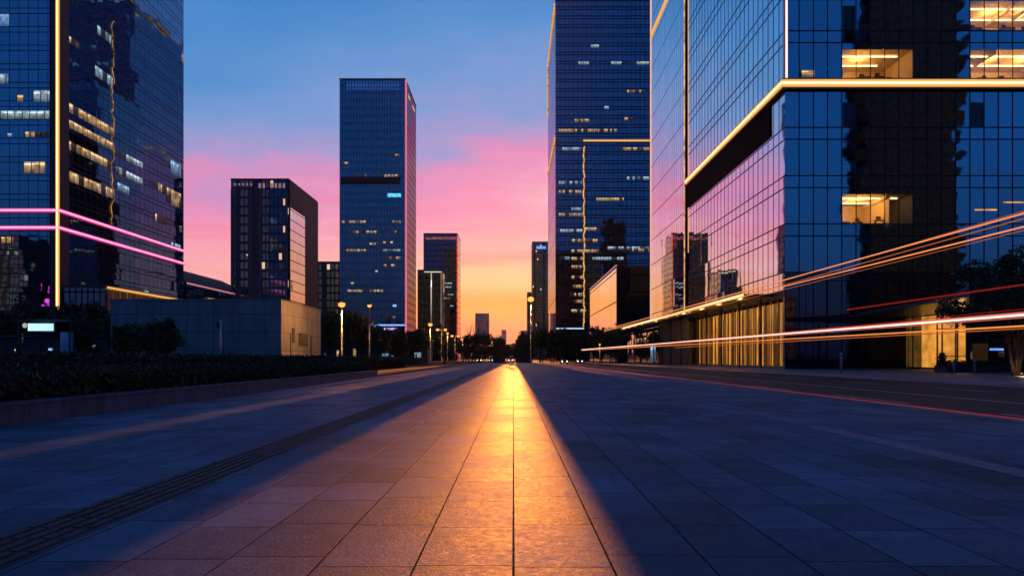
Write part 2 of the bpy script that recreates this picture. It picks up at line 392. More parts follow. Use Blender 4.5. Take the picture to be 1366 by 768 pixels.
def leafmat(name, a, c):
    m, k, o, _ = mat(name)
    pos = k.new('ShaderNodeNewGeometry').outputs['Position']
    col = k.mix(k.noise(pos, .9, 3)[0], a, c); col = k.v('SCALE', col, scale=k.rng(k.noise(pos, 9, 2)[0], .3, .7, .6, 1.4))
    d = bsdf(k, col, .6, 0, .25); tr = k.new('ShaderNodeBsdfTranslucent'); k.put(tr.inputs[0], col)
    k.put(o, k.mixs(.12, d, tr.outputs[0])); return m
M_hedge = leafmat('hedge_leaf', (.025, .035, .012, 1), (.06, .06, .025, 1))
M_leaf = leafmat('tree_leaf', (.03, .045, .018, 1), (.06, .08, .03, 1))
M_bark = plain('bark', (.06, .045, .035), .9, 0, .3, 6, .1, .5)
def leaf(b, p, s, r):
    d = Vector((r.gauss(0, 1), r.gauss(0, 1), r.gauss(0, .7))).normalized()
    a = d.cross(Vector((r.random(), r.random(), r.random()))).normalized(); c = d.cross(a)
    p = Vector(p)
    b.face([p - a * s, p + c * s * .55, p + a * s, p - c * s * .55])
def hedge(x0, x1, y0, y1, z0, z1, n, s, label, seed):
    r = random.Random(seed); root = thing('hedge', label, 'hedge', ((x0 + x1) / 2, y0, z0), 'clipped hedges on the left')
    b = MB()
    ny = int((y1 - y0) / 1.0)
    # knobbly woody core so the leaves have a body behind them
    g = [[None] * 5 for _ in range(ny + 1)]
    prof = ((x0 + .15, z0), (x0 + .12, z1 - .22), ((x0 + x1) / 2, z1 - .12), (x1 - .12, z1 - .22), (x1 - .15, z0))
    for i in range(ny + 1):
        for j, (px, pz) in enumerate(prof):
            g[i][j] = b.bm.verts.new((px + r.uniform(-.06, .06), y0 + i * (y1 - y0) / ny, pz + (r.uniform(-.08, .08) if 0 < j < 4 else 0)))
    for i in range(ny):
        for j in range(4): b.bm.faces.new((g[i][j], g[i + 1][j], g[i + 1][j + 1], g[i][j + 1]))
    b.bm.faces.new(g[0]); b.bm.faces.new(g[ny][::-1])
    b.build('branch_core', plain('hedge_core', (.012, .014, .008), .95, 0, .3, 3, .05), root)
    b = MB()
    for i in range(n):
        y = y0 + (y1 - y0) * r.random() ** 1.5
        bump = .07 * math.sin(y * 1.7) + .05 * math.sin(y * 4.1 + 1)
        if r.random() < .6: x = r.uniform(x0, x1); z = z1 + bump - abs(r.gauss(0, .09)) + (.09 if r.random() < .04 else 0)
        else: x = (x1 if r.random() < .8 else x0) + r.gauss(0, .07); z = r.uniform(z0, z1 + bump)
        leaf(b, (x, y, z), s * r.uniform(.6, 1.3), r)
    b.build('foliage', M_hedge, root, False); return root
hedge(-12.4, -9.85, 3, 47, .05, 1.0, 20000, .075, 'long clipped front hedge behind the low stone wall, brownish along its top', 3)
hedge(-17.5, -15.2, 12, 96, 0, 1.38, 12000, .11, 'taller dark back hedge in front of the blue grey box building', 5)

# ---------------------------------------------------------------- trees
def crown_mesh(seed, n, size, low):
    """unit tree: crown radius 1 around z 0..2"""
    r = random.Random(seed); b = MB(); cl = []
    for i in range(17):
        a = r.uniform(0, 6.283); q = r.random() ** .5 * .72; z = r.uniform(.1, 1.0)
        q *= math.sin(math.pi * min(.95, .25 + z * .6)) ** .6
        cl.append((math.cos(a) * q, math.sin(a) * q, z * 1.65 + .12, r.uniform(.24, .44)))
    cl += [(0, 0, .8, .5), (.1, .1, 1.2, .45)]
    for i in range(n):
        c = cl[i % len(cl)]; d = Vector((r.gauss(0, 1), r.gauss(0, 1), r.gauss(0, .8))).normalized() * c[3] * r.random() ** .4
        leaf(b, (c[0] + d.x, c[1] + d.y, c[2] + d.z), size * r.uniform(.6, 1.4), r)
    me = bpy.data.meshes.new('crown'); b.bm.to_mesh(me); b.bm.free(); me.materials.append(M_leaf); return me, cl
def trunk_mesh(seed, cl, thick=.075):
    r = random.Random(seed + 50); b = MB()
    b.tube([(0, 0, -1.0), (.02, .01, -.4), (0, .03, .2), (.05, 0, .75)], [thick, thick * .8, thick * .65, thick * .3], 7)
    for c in cl[:9]:
        z = r.uniform(-.2, .4); b.tube([(0, .02, z), (c[0] * .5, c[1] * .5, (z + c[2]) / 2 + .05), (c[0] * .9, c[1] * .9, c[2])], [thick * .4, thick * .25, thick * .1], 5)
    me = bpy.data.meshes.new('trunk'); b.bm.to_mesh(me); b.bm.free(); me.materials.append(M_bark); return me
VAR = []
for s_ in range(5):
    me, cl = crown_mesh(s_ + 1, 1500, .10, 0); VAR.append((me, trunk_mesh(s_, cl)))
tcount = 0
def tree(x, y, h, rad, label, group=None, base=.28, name='street_tree'):
    """h total height, rad crown radius, base = share of the height below the crown"""
    global tcount
    me, tk = VAR[tcount % 5]; tcount += 1
    root = thing(name, label, 'tree', (x, y, -.05), group)
    cz = h * base; cs = (h - cz) / 1.85
    c = bpy.data.objects.new('crown', me); COL.objects.link(c); c.parent = root; c.location = (0, 0, cz); c.scale = (rad, rad, cs)
    c.rotation_euler = (0, 0, rnd.uniform(0, 6.28))
    k_ = bpy.data.objects.new('trunk', tk); COL.objects.link(k_); k_.parent = root; k_.location = (0, 0, cz); k_.scale = (rad, rad, cz if cz > .8 else cs)
    if cz <= .8: k_.scale = (rad, rad, max(cz, .3))
    k_.rotation_euler = c.rotation_euler
    return root
def tree_px(px, top, D, wpx, label, group=None, base=.25): return tree(PX(px, D), D, PZ(top, D), wpx / F * D / 2, label, group, base)
# small round trees before the blue box
tree_px(170, 433, 62, 50, 'small dark tree in front of the left end of the blue grey box wall')
tree_px(200, 430, 60, 52, 'small dark tree between two others in front of the blue grey box wall')
tree_px(222, 428, 61, 44, 'rightmost small round dark tree in front of the blue grey box wall')
for px, top, D, wd_ in ((8, 418, 120, 60), (34, 405, 132, 56), (64, 412, 126, 50), (98, 404, 122, 64), (128, 408, 116, 60), (152, 424, 100, 40), (112, 430, 84, 46)):
    tree_px(px, top, D, wd_, 'dark leafy tree at the foot of the pink banded tower', 'trees at the foot of the pink banded tower')
for px, top, D, wd_ in ((440, 418, 128, 44), (462, 412, 134, 52), (484, 424, 140, 46), (508, 438, 132, 42), (532, 442, 142, 40), (556, 440, 150, 42), (576, 446, 165, 34)):
    tree_px(px, top, D, wd_, 'dark street tree between the box building and the second street lamp', 'trees behind the left street lamps', .22)
for px, top, D, wd_ in ((592, 445, 185, 34), (606, 450, 215, 28), (618, 453, 250, 26), (630, 455, 290, 26)):
    tree_px(px, top, D, wd_, 'dark street tree along the far left edge of the plaza', 'far trees along the left of the plaza', .2)
for i in range(9):
    px = 600 + i * 11; D = 430 + (i * 37) % 60
    tree_px(px, 461 + rnd.uniform(-2, 3), D, 19, 'distant dark tree on the horizon beyond the plaza', 'distant trees on the horizon', .1)
# trees and two added sun blocks at the plaza head throw the long shadows
for nm, x0_, x1_, lab in (('sun_blocker', -6.4, -2.42, 'added dark sun blocker hidden among the trees left of the sunlit gap'), ('sun_blocker', .57, 5.0, 'added dark sun blocker hidden among the trees right of the sunlit gap')):
    t = thing(nm, lab, 'pavilion', ((x0_ + x1_) / 2, 209, 0))
    b = MB(); b.box(x0_ + .05, x1_ - .05, 207, 211, 0, 6.7); b.build('wall', plain('blocker_wall', (.06, .055, .05), .8), t)
    b = MB(); b.box(x0_, x1_, 206.8, 211.2, 6.7, 7.0); b.build('roof', M_roof, t)
for x, y, h, rd in ((-4.4, 196, 7.0, 1.85), (-4.35, 204, 7.4, 1.85), (-4.5, 212, 7.2, 1.85), (-4.4, 221, 7.6, 1.85), (-4.45, 230, 7.4, 1.85), (-4.4, 240, 8.0, 1.85)):
    tree(x, y, h, rd, 'dark tree just left of the sunlit gap at the head of the plaza', 'trees left of the sunlit gap', .1)
for x, y, h, rd in ((2.7, 196, 8.2, 1.85), (2.7, 205, 8.6, 1.85), (2.7, 214, 8.2, 1.85), (2.7, 224, 8.8, 1.85), (2.7, 236, 9, 1.85), (5.4, 199, 9, 2.3), (5.5, 218, 9.2, 2.3), (5.6, 230, 9.6, 2.3)):
    tree(x, y, h, rd, 'dark tree just right of the sunlit gap at the head of the plaza', 'trees right of the sunlit gap', .08)
for x, y, h, rd in ((-8.3, 226, 9.0, 2.3), (-11.6, 229, 9.2, 2.4), (-14.8, 225, 9.2, 2.5), (-9.9, 236, 9.4, 2.3), (-13.3, 238, 9.4, 2.4)):
    tree(x, y, h, rd, 'dark high crowned tree on a bare trunk at the far left corner of the plaza', 'high crowned trees at the far left corner', .62)
for x, y, h, rd in ((8.6, 201, 9.6, 2.4), (8.4, 211, 9.8, 2.4), (8.5, 222, 9.8, 2.4)):
    tree(x, y, h, rd, 'dark tree on a taller bare trunk at the far right corner of the plaza', 'high crowned trees at the far right corner', .45)
for x, y, h, rd in ((12, 206, 9, 2.6), (15.5, 214, 10, 2.8), (12.5, 226, 10, 2.8), (19, 208, 9.5, 2.8), (22.5, 214, 10, 3), (17, 232, 11, 3), (26, 222, 11, 3.2)):
    tree(x, y, h, rd, 'dark street tree closing the far end of the road', 'trees at the far end of the road', .1)
for x, y, h, rd in ((26, 170, 9, 2.8), (26.2, 185, 9, 2.8), (25.8, 200, 9.5, 2.8), (30, 232, 11, 3.2)):
    tree(x, y, h, rd, 'dark tree on the pavement beyond the lit canopy edge', 'trees past the lit canopy', .2)

# big tree at the right edge
def big_tree():
    r = random.Random(91); root = thing('broad_tree', 'broad dark leafy tree at the right edge, its forked trunk lit warm from below', 'tree', (36.6, 50, 0))
    b = MB(); cl = []
    for i in range(34):
        a = r.uniform(0, 6.28); q = r.random() ** .55 * 4.1; z = r.uniform(3.6, 8.6); q *= (1.05 - .5 * max(0, (z - 6) / 3))
        cl.append((36.6 + math.cos(a) * q, 50 + math.sin(a) * q, z, r.uniform(.7, 1.25)))
    for i in range(9500):
        c = cl[i % len(cl)]; d = Vector((r.gauss(0, 1), r.gauss(0, 1), r.gauss(0, .7))).normalized() * c[3] * r.random() ** .4
        leaf(b, (c[0] + d.x, c[1] + d.y, c[2] + d.z), .13 * r.uniform(.6, 1.4), r)
    b.build('crown', M_leaf, root, False)
    b = MB()
    for dx_, hh in ((-.35, 3.2), (.3, 3.4), (.05, 3.8)):
        b.tube([(36.8 + dx_ * .4, 50, 0), (36.8 + dx_ * 1.2, 50, 1.4), (36.8 + dx_ * 2.4, 50 + dx_, hh), (36.7 + dx_ * 5, 50 + dx_ * 2, 5.5)], [.14, .12, .09, .04], 8)
    for c in cl[:16]: b.tube([(36.8, 50, 2.6), ((36.8 + c[0]) / 2, (50 + c[1]) / 2, (2.8 + c[2]) / 2), c[:3]], [.07, .05, .02], 6)
    b.build('trunk', M_bark, root)
    return root
big_tree()
point('tree_uplight', (36.4, 48.9, .4), 45, (1, .6, .25), .1)
t = thing('ground_spotlight', 'small ground spotlight at the foot of the broad right hand tree', 'spotlight', (36.4, 48.9, 0))
b = MB(); b.tube([(36.4, 48.9, 0), (36.4, 48.9, .16)], .09, 10); b.build('housing', M_steel, t)
b = MB(); b.tube([(36.4, 48.9, .162), (36.4, 48.9, .18)], .07, 10); b.build('lens', M_goldcore, t)

# ---------------------------------------------------------------- building helper
def facade(b, p0, p1, z0, z1):
    """vertical quad from p0 to p1 (plan points, left to right seen from outside), UV in metres"""
    L = math.hypot(p1[0] - p0[0], p1[1] - p0[1])
    b.face([(*p0, z0), (*p1, z0), (*p1, z1), (*p0, z1)], [(0, z0), (L, z0), (L, z1), (0, z1)])
def tower(name, label, X0, X1, Y0, Y1, Ht, mf, ms, side, roof=True, z0=-.2, mr=None, group=None):
    """side: +1 = its street face looks +x, -1 = its street face looks -x"""
    root = thing(name, label, 'building', ((X0 + X1) / 2, (Y0 + Y1) / 2, 0), group)
    b = MB(); facade(b, (X0, Y0), (X1, Y0), z0, Ht); b.build('front_facade', mf, root, False)
    b = MB(); facade(b, (X1, Y0), (X1, Y1), z0, Ht) if side > 0 else facade(b, (X0, Y1), (X0, Y0), z0, Ht); b.build('side_facade', ms, root, False)
    b = MB(); facade(b, (X0, Y1), (X0, Y0), z0, Ht) if side > 0 else facade(b, (X1, Y0), (X1, Y1), z0, Ht); b.build('outer_facade', mr or mf, root, False)
    b = MB(); facade(b, (X1, Y1), (X0, Y1), z0, Ht); b.build('rear_facade', mr or mf, root, False)
    if roof:
        b = MB(); b.box(X0 - .08, X1 + .08, Y0 - .08, Y1 + .08, Ht, Ht + max(.5, Ht * .006)); b.build('roof', M_roof, root)
    return root
def lface(b, p0, p1, z0, z1):
    L = math.hypot(p1[0] - p0[0], p1[1] - p0[1]); b.face([(*p0, z0), (*p1, z0), (*p1, z1), (*p0, z1)], [(0, 0), (L, 0), (L, 1), (0, 1)])
def lit_front(root, Y, px0, px1, y0, y1, m, name='lit_window', off=.05):
    b = MB(); (facade if m.name in ('violet_reflection', 'crown_glass') else lface)(b, (PX(px0, Y), Y - off), (PX(px1, Y), Y - off), PZ(y1, Y), PZ(y0, Y)); return b.build(name, m, root, False)
def lit_side(root, X, side, px0, px1, z0, z1, m, name='lit_window', off=.05):
    ya, yb = sorted((YS(px0, X), YS(px1, X))); b = MB(); x = X + side * off
    lface(b, (x, ya), (x, yb), z0, z1) if side > 0 else lface(b, (x, yb), (x, ya), z0, z1)
    return b.build(name, m, root, False)
def bar(root, x0, x1, y0, y1, z0, z1, m, name): b = MB(); b.box(x0, x1, y0, y1, z0, z1); return b.build(name, m, root)

# ---------------------------------------------------------------- left tower (pink bands)
LX, LY0, LY1 = -99.3, 149.0, 205.5
g1 = glass('left_tower_front_glass', 2.1, 4.05, .6, .3, .14, .18, .005, .003, .06, .45, 3.0, f0=.32, lits=.5, tint=(.3, .8, 1))
g2 = glass('left_tower_side_glass', 2.3, 4.05, .6, .3, .14, .2, .006, .005, .05, .8, 5.0, f0=.26, lits=.5, face_gain=.55, tint=(.35, .7, 1), tint2=(.4, .62, .95))
lt = tower('glass_tower', 'dark glass tower at the left edge with two pink light bands round it', -150, LX, LY0, LY1, 125, g1, g2, 1)
bar(lt, LX - 1.9, LX + .05, LY0 - .12, LY0 - .01, 0, 124, M_darkwall, 'corner_cladding')
bar(lt, LX + .01, LX + .12, LY0 - .12, LY0 + 3.4, 0, 124, M_darkwall, 'corner_cladding')
bar(lt, LX - .33, LX + .33, LY0 - .5, LY0 - .16, 6.2, 124, M_gold, 'corner_light')
bar(lt, LX - .13, LX + .13, LY0 - .56, LY0 - .503, 6.2, 124, M_goldcore, 'corner_light_core')
for zz in (PZ(281, LY0), PZ(304, LY0)):
    bar(lt, -150, LX + .45, LY0 - .42, LY0 - .17, zz - .42, zz + .42, M_pink, 'light_band')
    bar(lt, LX + .16, LX + .45, LY0 - .165, LY1, zz - .42, zz + .42, M_pink, 'light_band')
    bar(lt, -150, LX + .5, LY0 - .6, LY0 - .565, zz - .2, zz + .2, M_pinkcore, 'light_band_core')
    bar(lt, LX + .453, LX + .52, LY0 - .56, LY1, zz - .2, zz + .2, M_pinkcore, 'light_band_core')
for px0, px1, y0, y1, m_ in ((-2, 11, 99, 112, M_cool), (22, 31, 127, 136, M_warm), (44, 67, 121, 136, M_cool), (0, 67, 148, 159, M_cool), (9, 16, 178, 183, M_cool), (32, 66, 176, 183, M_warm2), (31, 60, 216, 231, M_warm), (28, 34, 394, 404, M_warm2), (0, 18, 316, 324, M_warm2)):
    lit_front(lt, LY0, px0, px1, y0, y1, m_)
for (pa, pb, yt, yb_, m_) in ((84, 152, 129, 142, M_warm), (84, 150, 152, 163, M_warm), (88, 148, 181, 193, M_warm), (85, 150, 222, 236, M_warm), (153, 192, 158, 168, M_cool), (153, 190, 184, 195, M_cool), (126, 150, 53, 68, M_cool), (129, 148, -8, 5, M_cool),
                          (207, 242, 178, 192, M_warm2), (222, 242, 186, 205, M_warm2), (90, 105, 38, 47, M_warm2), (206, 222, 232, 246, M_warm2), (156, 172, 208, 220, M_cool2)):
    z1_, z0_ = PZ(yt, LY0), PZ(yb_, LY0); lit_side(lt, LX, 1, pa, pb, z0_, z1_, m_)
lit_side(lt, LX, 1, 227, 241, PZ(239, 205), PZ(222, 205) , M_cool2); lit_side(lt, LX, 1, 228, 241, PZ(326, 190), PZ(338, 190) if False else PZ(316, 190), M_cool2)
def violet():
    m, k, o, _ = mat('violet_reflection'); u, v, _z = k.sep(k.new('ShaderNodeUVMap').outputs[0])
    vo = k.new('ShaderNodeTexVoronoi'); k.put(vo.inputs['Vector'], k.xyz(u, v)); vo.inputs['Scale'].default_value = .8
    s = k.rng(vo.outputs['Distance'], .1, .55, 1.5, 0.0); k.put(o, emis(k, (.75, .06, .8, 1), s)); return m
lit_front(lt, LY0, 55, 67, 376, 408, violet(), 'reflection_panel')  # glowing pattern paints a violet lattice reflection onto the tower glass
# wavy reflection of lights on the tower side, built as a glowing tube
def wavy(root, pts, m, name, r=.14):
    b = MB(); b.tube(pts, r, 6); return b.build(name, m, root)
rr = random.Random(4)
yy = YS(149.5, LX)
wavy(lt, [(LX + .2, yy + rr.uniform(-.8, .8), z) for z in [PZ(300, yy) + i * 1.1 for i in range(int((PZ(20, yy) - PZ(300, yy)) / 1.1))] ], glow('faint_reflection', (1, .42, .1), .4, .95), 'reflection_line', .09)

# podium and annex behind
gp = glass('podium_glass', 1.3, 5.5, 0, .2, .3, .3, .004, .003, .0, .9, 8.0, f0=.15)
pod = tower('podium_building', 'low podium with a gold lit eave beside the pink banded tower', -97, -88, 147, 186, 16.6, gp, gp, 1)
bar(pod, -90, -87.4, 147, 186, 16.4, 16.6, M_bronze, 'eave'); bar(pod, -87.39, -87.2, 146.8, 186, 16.3, 16.75, M_gold, 'eave_light')
def striped(name, color, strength, pitch, seed):
    m, k, o, _ = mat(name); u, v, _z = k.sep(k.new('ShaderNodeUVMap').outputs[0])
    f = k.noise(k.xyz(k.m('DIVIDE', u, pitch), seed, 0), 1.0, 1)[0]
    ff = k.m('FRACT', k.m('DIVIDE', u, pitch))
    s = k.m('MULTIPLY', k.rng(f, .42, .6, .06, 1.0), k.rng(ff, .3, .36, 0.05, 1))
    s = k.m('MULTIPLY', s, k.rng(k.noise(k.xyz(u, k.m('MULTIPLY', v, .5)), .9, 3)[0], .3, .7, .55, 1.3))
    s = k.m('MULTIPLY', s, strength); k.put(o, k.adds(emis(k, rgba(color), s), bsdf(k, (.02, .015, .01, 1), .4))); return m
M_curtain = striped('gold_lobby', (1, .38, .045), .75, 1.7, 1.0)
M_curtdim = striped('gold_lobby_dim', (1, .42, .08), .10, 1.4, 2.0)
lit_side(pod, -88, 1, 142, 248, 5, 16.2, M_curtdim, 'lit_colonnade')
an = tower('annex_building', 'dark low annex with a thin rose light line along its eave, behind the box building', -130, -99, 206.5, 266, 24.2, gp, gp, 1, roof=False)
b = MB(); b.face([(-131, 206, 24.3), (-98.6, 206, 24.3), (-98.6, 266, 24.3), (-131, 266, 24.3)]); b.face([(-98.6, 206, 24.3), (-98.6, 266, 24.3), (-112, 262, 31), (-112, 208, 31)])
b.face([(-131, 206, 24.3), (-131, 266, 24.3), (-112, 262, 31), (-112, 208, 31)]); b.face([(-131, 206, 24.3), (-98.6, 206, 24.3), (-112, 208, 31)]); b.face([(-131, 266, 24.3), (-98.6, 266, 24.3), (-112, 262, 31)])
b.build('roof', M_roof, an)
bar(an, -98.55, -98.35, 206, 266, 23.9, 24.2, M_rose, 'eave_light'); lit_side(an, -99, 1, 272, 296, 18.2, 21, M_warm2)

# ---------------------------------------------------------------- blue grey box building
def panelmat(name, color, pw, ph, rough=.45, metal=.3):
    m, k, o, _ = mat(name); u, v, _z = k.sep(k.new('ShaderNodeUVMap').outputs[0])
    a = k.m('DIVIDE', u, pw); c = k.m('DIVIDE', v, ph)
    id_ = k.white(k.xyz(k.m('FLOOR', a), k.m('FLOOR', c), 1))[0]
    ln = k.m('MAXIMUM', k.m('LESS_THAN', k.m('FRACT', a), .05 / pw), k.m('LESS_THAN', k.m('FRACT', c), .05 / ph))
    st = k.noise(k.xyz(k.m('MULTIPLY', u, 1.5), k.m('MULTIPLY', v, .25)), 1.0, 5)[0]
    col = k.v('SCALE', k.xyz(*color), scale=k.m('MULTIPLY', k.rng(id_, 0, 1, .85, 1.12), k.rng(st, .3, .7, .75, 1.2)))
    col = k.mix(ln, col, (.012, .012, .014, 1)); k.put(o, bsdf(k, col, rough, metal, .4)); return m
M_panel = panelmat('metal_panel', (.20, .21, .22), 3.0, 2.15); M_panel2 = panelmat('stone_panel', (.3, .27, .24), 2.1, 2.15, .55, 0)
BX0, BX1, BY0, BY1, BH = PX(147, 80), PX(375, 80), 80.0, 96.4, 8.0
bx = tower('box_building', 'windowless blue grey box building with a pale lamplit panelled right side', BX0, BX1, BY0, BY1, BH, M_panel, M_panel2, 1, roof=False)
bar(bx, BX0 - .05, BX1 + .05, BY0 - .05, BY1 + .05, BH, BH + .22, M_concrete, 'roof')
for ya, yb, za, zb in ((83.9, 84.9, 3.2, 5.0), (86.6, 90.2, 2.8, 4.5)):
    bar(bx, BX1 + .01, BX1 + .06, ya, yb, za, zb, M_steel, 'window')
bar(bx, BX1 + .01, BX1 + .05, 83.2, 83.5, 0, 4.3, M_steel, 'downpipe'); bar(bx, BX1 + .012, BX1 + .07, 91.5, 92.0, 0, 4.3, M_steel, 'downpipe')
for xa in (-42.6, -41.2): bar(bx, xa, xa + .9, BY0 - .06, BY0 - .01, 0, 1.9, M_steel, 'door')

# gate kiosk with lit sign
ks = thing('gate_kiosk', 'dark entrance kiosk with a glowing pale blue sign box under its roof', 'kiosk', (-47.5, 70, 0))
bar(ks, -51.0, -45.0, 69.6, 73, 4.95, 5.25, M_steel, 'roof'); bar(ks, -50.8, -50.5, 69.8, 70.1, 0, 4.95, M_steel, 'post'); bar(ks, -50.5, -47, 72, 72.3, 0, 4.95, M_darkwall, 'wall')
bar(ks, PX(82, 70), PX(93, 70), 69.8, 70.6, 0, PZ(443, 70), plain('blue_panel', (.10, .22, .42), .4, .2), 'pillar')
bar(ks, PX(97, 70), PX(98.5, 70), 69.8, 70.0, 0, PZ(443, 70), M_pole, 'post')
b = MB(); za, zb = PZ(441, 69.5), PZ(431.5, 69.5)
b.box(PX(39, 69.5), PX(71, 69.5), 69.3, 69.55, za, zb); b.build('sign_box', glow('sign_glow', (.45, .80, 1), 1.25, .25), ks)
bar(ks, PX(36, 69.5), PX(73, 69.5), 69.57, 69.59, za - .12, zb + .12, M_steel, 'sign_frame')
b = MB(); b.ball((PX(34, 69.5), 69.4, PZ(434, 69.5)), .26, 1, .3, 1); b.build('emblem', glow('emblem_glow', (.9, .75, .75), .5), ks)
lit_front(ks, 71.9, 62, 70, 464, 473, M_cool2)
point('sign_lamp', ((PX(55, 69.5)), 68.6, 4.4), 40, (.5, .8, 1), .4)

# low shopfront pavilion behind the left street trees
sf = thing('shopfront_pavilion', 'low dark pavilion with small lit doorways behind the left street trees', 'pavilion', (-38, 150, 0))
bar(sf, -52, -19, 150, 160, 0, 5.2, M_darkwall, 'wall'); bar(sf, -52.4, -18.6, 149.4, 160.4, 5.203, 5.5, M_roof, 'roof')
for px0, px1, y0, y1, m_ in ((448, 452, 467, 478, M_warm), (470, 475, 465, 478, M_warm), (505, 526, 470, 477, M_cool2), (552, 562, 470, 477, M_cool), (430, 436, 470, 477, M_warm2)):
    lit_front(sf, 150, px0, px1, y0, y1, m_, 'doorway')
lg = thing('shopfront_pavilion', 'low dark pavilion with blue and amber doorways at the far left behind the hedge', 'pavilion', (-75, 100, 0))
bar(lg, -90, -50, 104, 112, 0, 4.5, M_darkwall, 'wall'); bar(lg, -90.4, -49.6, 103.4, 112.4, 4.503, 4.8, M_roof, 'roof')
for px0, px1, y0, y1, m_ in ((18, 21, 465, 473, M_warm), (27, 31, 445, 458, M_warm2), (105, 108, 466, 472, M_cool2), (111, 114, 466, 472, M_cool2), (122, 127, 460, 472, M_cool2), (168, 172, 466, 474, M_cool2), (0, 3, 460, 468, M_warm2)):
    lit_front(lg, 104, px0, px1, y0, y1, m_, 'doorway')

# ---------------------------------------------------------------- mid-left residential tower
A0, A1 = 241.0, 276.0; AX0, AX1, AH = PX(308, A0), PX(385, A0), PZ(240, A0)
def striped_wall(name, a, c, pitch, fh, seed, lit):
    m, k, o, _ = mat(name); u, v, _z = k.sep(k.new('ShaderNodeUVMap').outputs[0])
    q = k.m('DIVIDE', u, pitch); cu = k.m('FLOOR', q); fu = k.m('SUBTRACT', q, cu); r = k.m('DIVIDE', v, fh); cv = k.m('FLOOR', r); fv = k.m('SUBTRACT', r, cv)
    kind = k.white(k.xyz(cu, seed, 0))[0]
    win = k.m('MULTIPLY', k.m('MULTIPLY', k.m('GREATER_THAN', fu, .3), k.m('GREATER_THAN', fv, .28)), k.m('GREATER_THAN', kind, .25))
    on = k.m('MULTIPLY', win, k.m('GREATER_THAN', k.white(k.xyz(cu, cv, seed + 1))[0], 1 - lit))
    col = k.mix(k.noise(k.xyz(u, v), .12, 4)[0], rgba(a), rgba(c)); wall = bsdf(k, col, .7, 0, .25)
    gl_ = k.new('ShaderNodeBsdfGlossy'); gl_.inputs['Roughness'].default_value = .08; gl_.inputs['Color'].default_value = (.22, .27, .33, 1)
    sh = k.mixs(win, wall, gl_.outputs[0]); sh = k.adds(sh, emis(k, k.mix(k.white(k.xyz(cu, cv, 7.0))[0], (1, .5, .15, 1), (1, .75, .45, 1)), k.m('MULTIPLY', on, .8)))
    k.put(o, sh); return m
ma = striped_wall('flats_front', (.055, .085, .14), (.075, .11, .17), 1.5, 3.2, 2.0, .025); mb_ = striped_wall('flats_side', (.03, .035, .05), (.045, .05, .065), 1.8, 3.2, 4.0, .006)
fl = tower('slab_tower', 'mid height grey tower with pale slots under its roof and a pink glass side', AX0, AX1, A0, A1, AH, ma, mb_, 1)
for i in range(13):
    x = AX0 + 1.3 + i * 1.42
    if i in (5, 8): continue
    bar(fl, x, x + (.55 if i < 5 else .8), A0 - .12, A0 - .02, AH - 2.9 + (.9 if i < 5 else 0), AH - 1.2, glow('slot_glow', (.75, .45, .55), .32) if i == 0 else bpy.data.materials['slot_glow'], 'crown_slot')
for x in (AX0 + .2, AX0 + 6.6, AX0 + 10.2, AX1 - 1.0): bar(fl, x, x + .8, A0 - .7, A0 - .005, 0, AH - 3.6, plain('grey_fin', (.09, .13, .19), .6), 'pilaster')
gs = glass('flats_side_glass', 3.2, 3.6, 0, .0, .16, .3, .003, .002, 0, .5, 12.0, f0=.5, split=False)
b = MB(); ya, yb = YS(386, AX1), YS(406.5, AX1); facade(b, (AX1 + .25, ya + .2), (AX1 + .25, yb), 8, PZ(276, ya)); b.build('glass_wall', gs, fl, False)
bar(fl, AX1 + .01, AX1 + .4, yb + .02, A1, 0, AH - .01, M_darkwall, 'end_wall'); bar(fl, AX1 + .01, AX1 + .4, ya - .6, yb, PZ(276, ya) + .02, AH - .01, M_darkwall, 'top_wall')
for px, py in ((362, 323), (362, 335), (330, 341), (335, 402), (313, 382)): lit_front(fl, A0 - .02, px - 1.6, px + 1.6, py - 1.5, py + 1.5, M_warm2, off=.72)

# ---------------------------------------------------------------- tall dark tower (left of centre)
T0 = 230.0; TX0, TX1, TH = PX(453, T0), PX(541, T0), PZ(107, T0); T1 = YS(555, TX1)
gt = glass('mid_tower_glass', .95, 2.6, 0, .25, .1, .12, .004, .002, 0, .5, 21.0, f0=.26, tint=(.3, .8, 1))
gts = glass('mid_tower_side_glass', 2.6, 2.6, 0, .22, .1, .2, .004, .003, 0, .5, 22.0, f0=.25, face_gain=.42, tint2=(.7, .5, .75))
tt = tower('tall_tower', 'tall dark blue glass tower left of the sunset with pink lit edge', TX0, TX1, T0, T1, TH, gt, gts, 1)
lit_front(tt, T0, 461, 534, 109, 120, glass('crown_glass', .95, 1.4, 0, 0, .2, .2, .01, 0, 0, .5, 9.0, f0=.65, split=False), 'crown_screen')
bar(tt, PX(455, T0), PX(534, T0), T0 - .12, T0 - .02, PZ(246, T0), PZ(236.5, T0), M_darkwall, 'belt_band')
bar(tt, TX1 - .1, TX1 + .4, T0 - .45, T0 + .3, 4.5, TH, glow('pink_edge', (1, .22, .36), .75), 'edge_light')
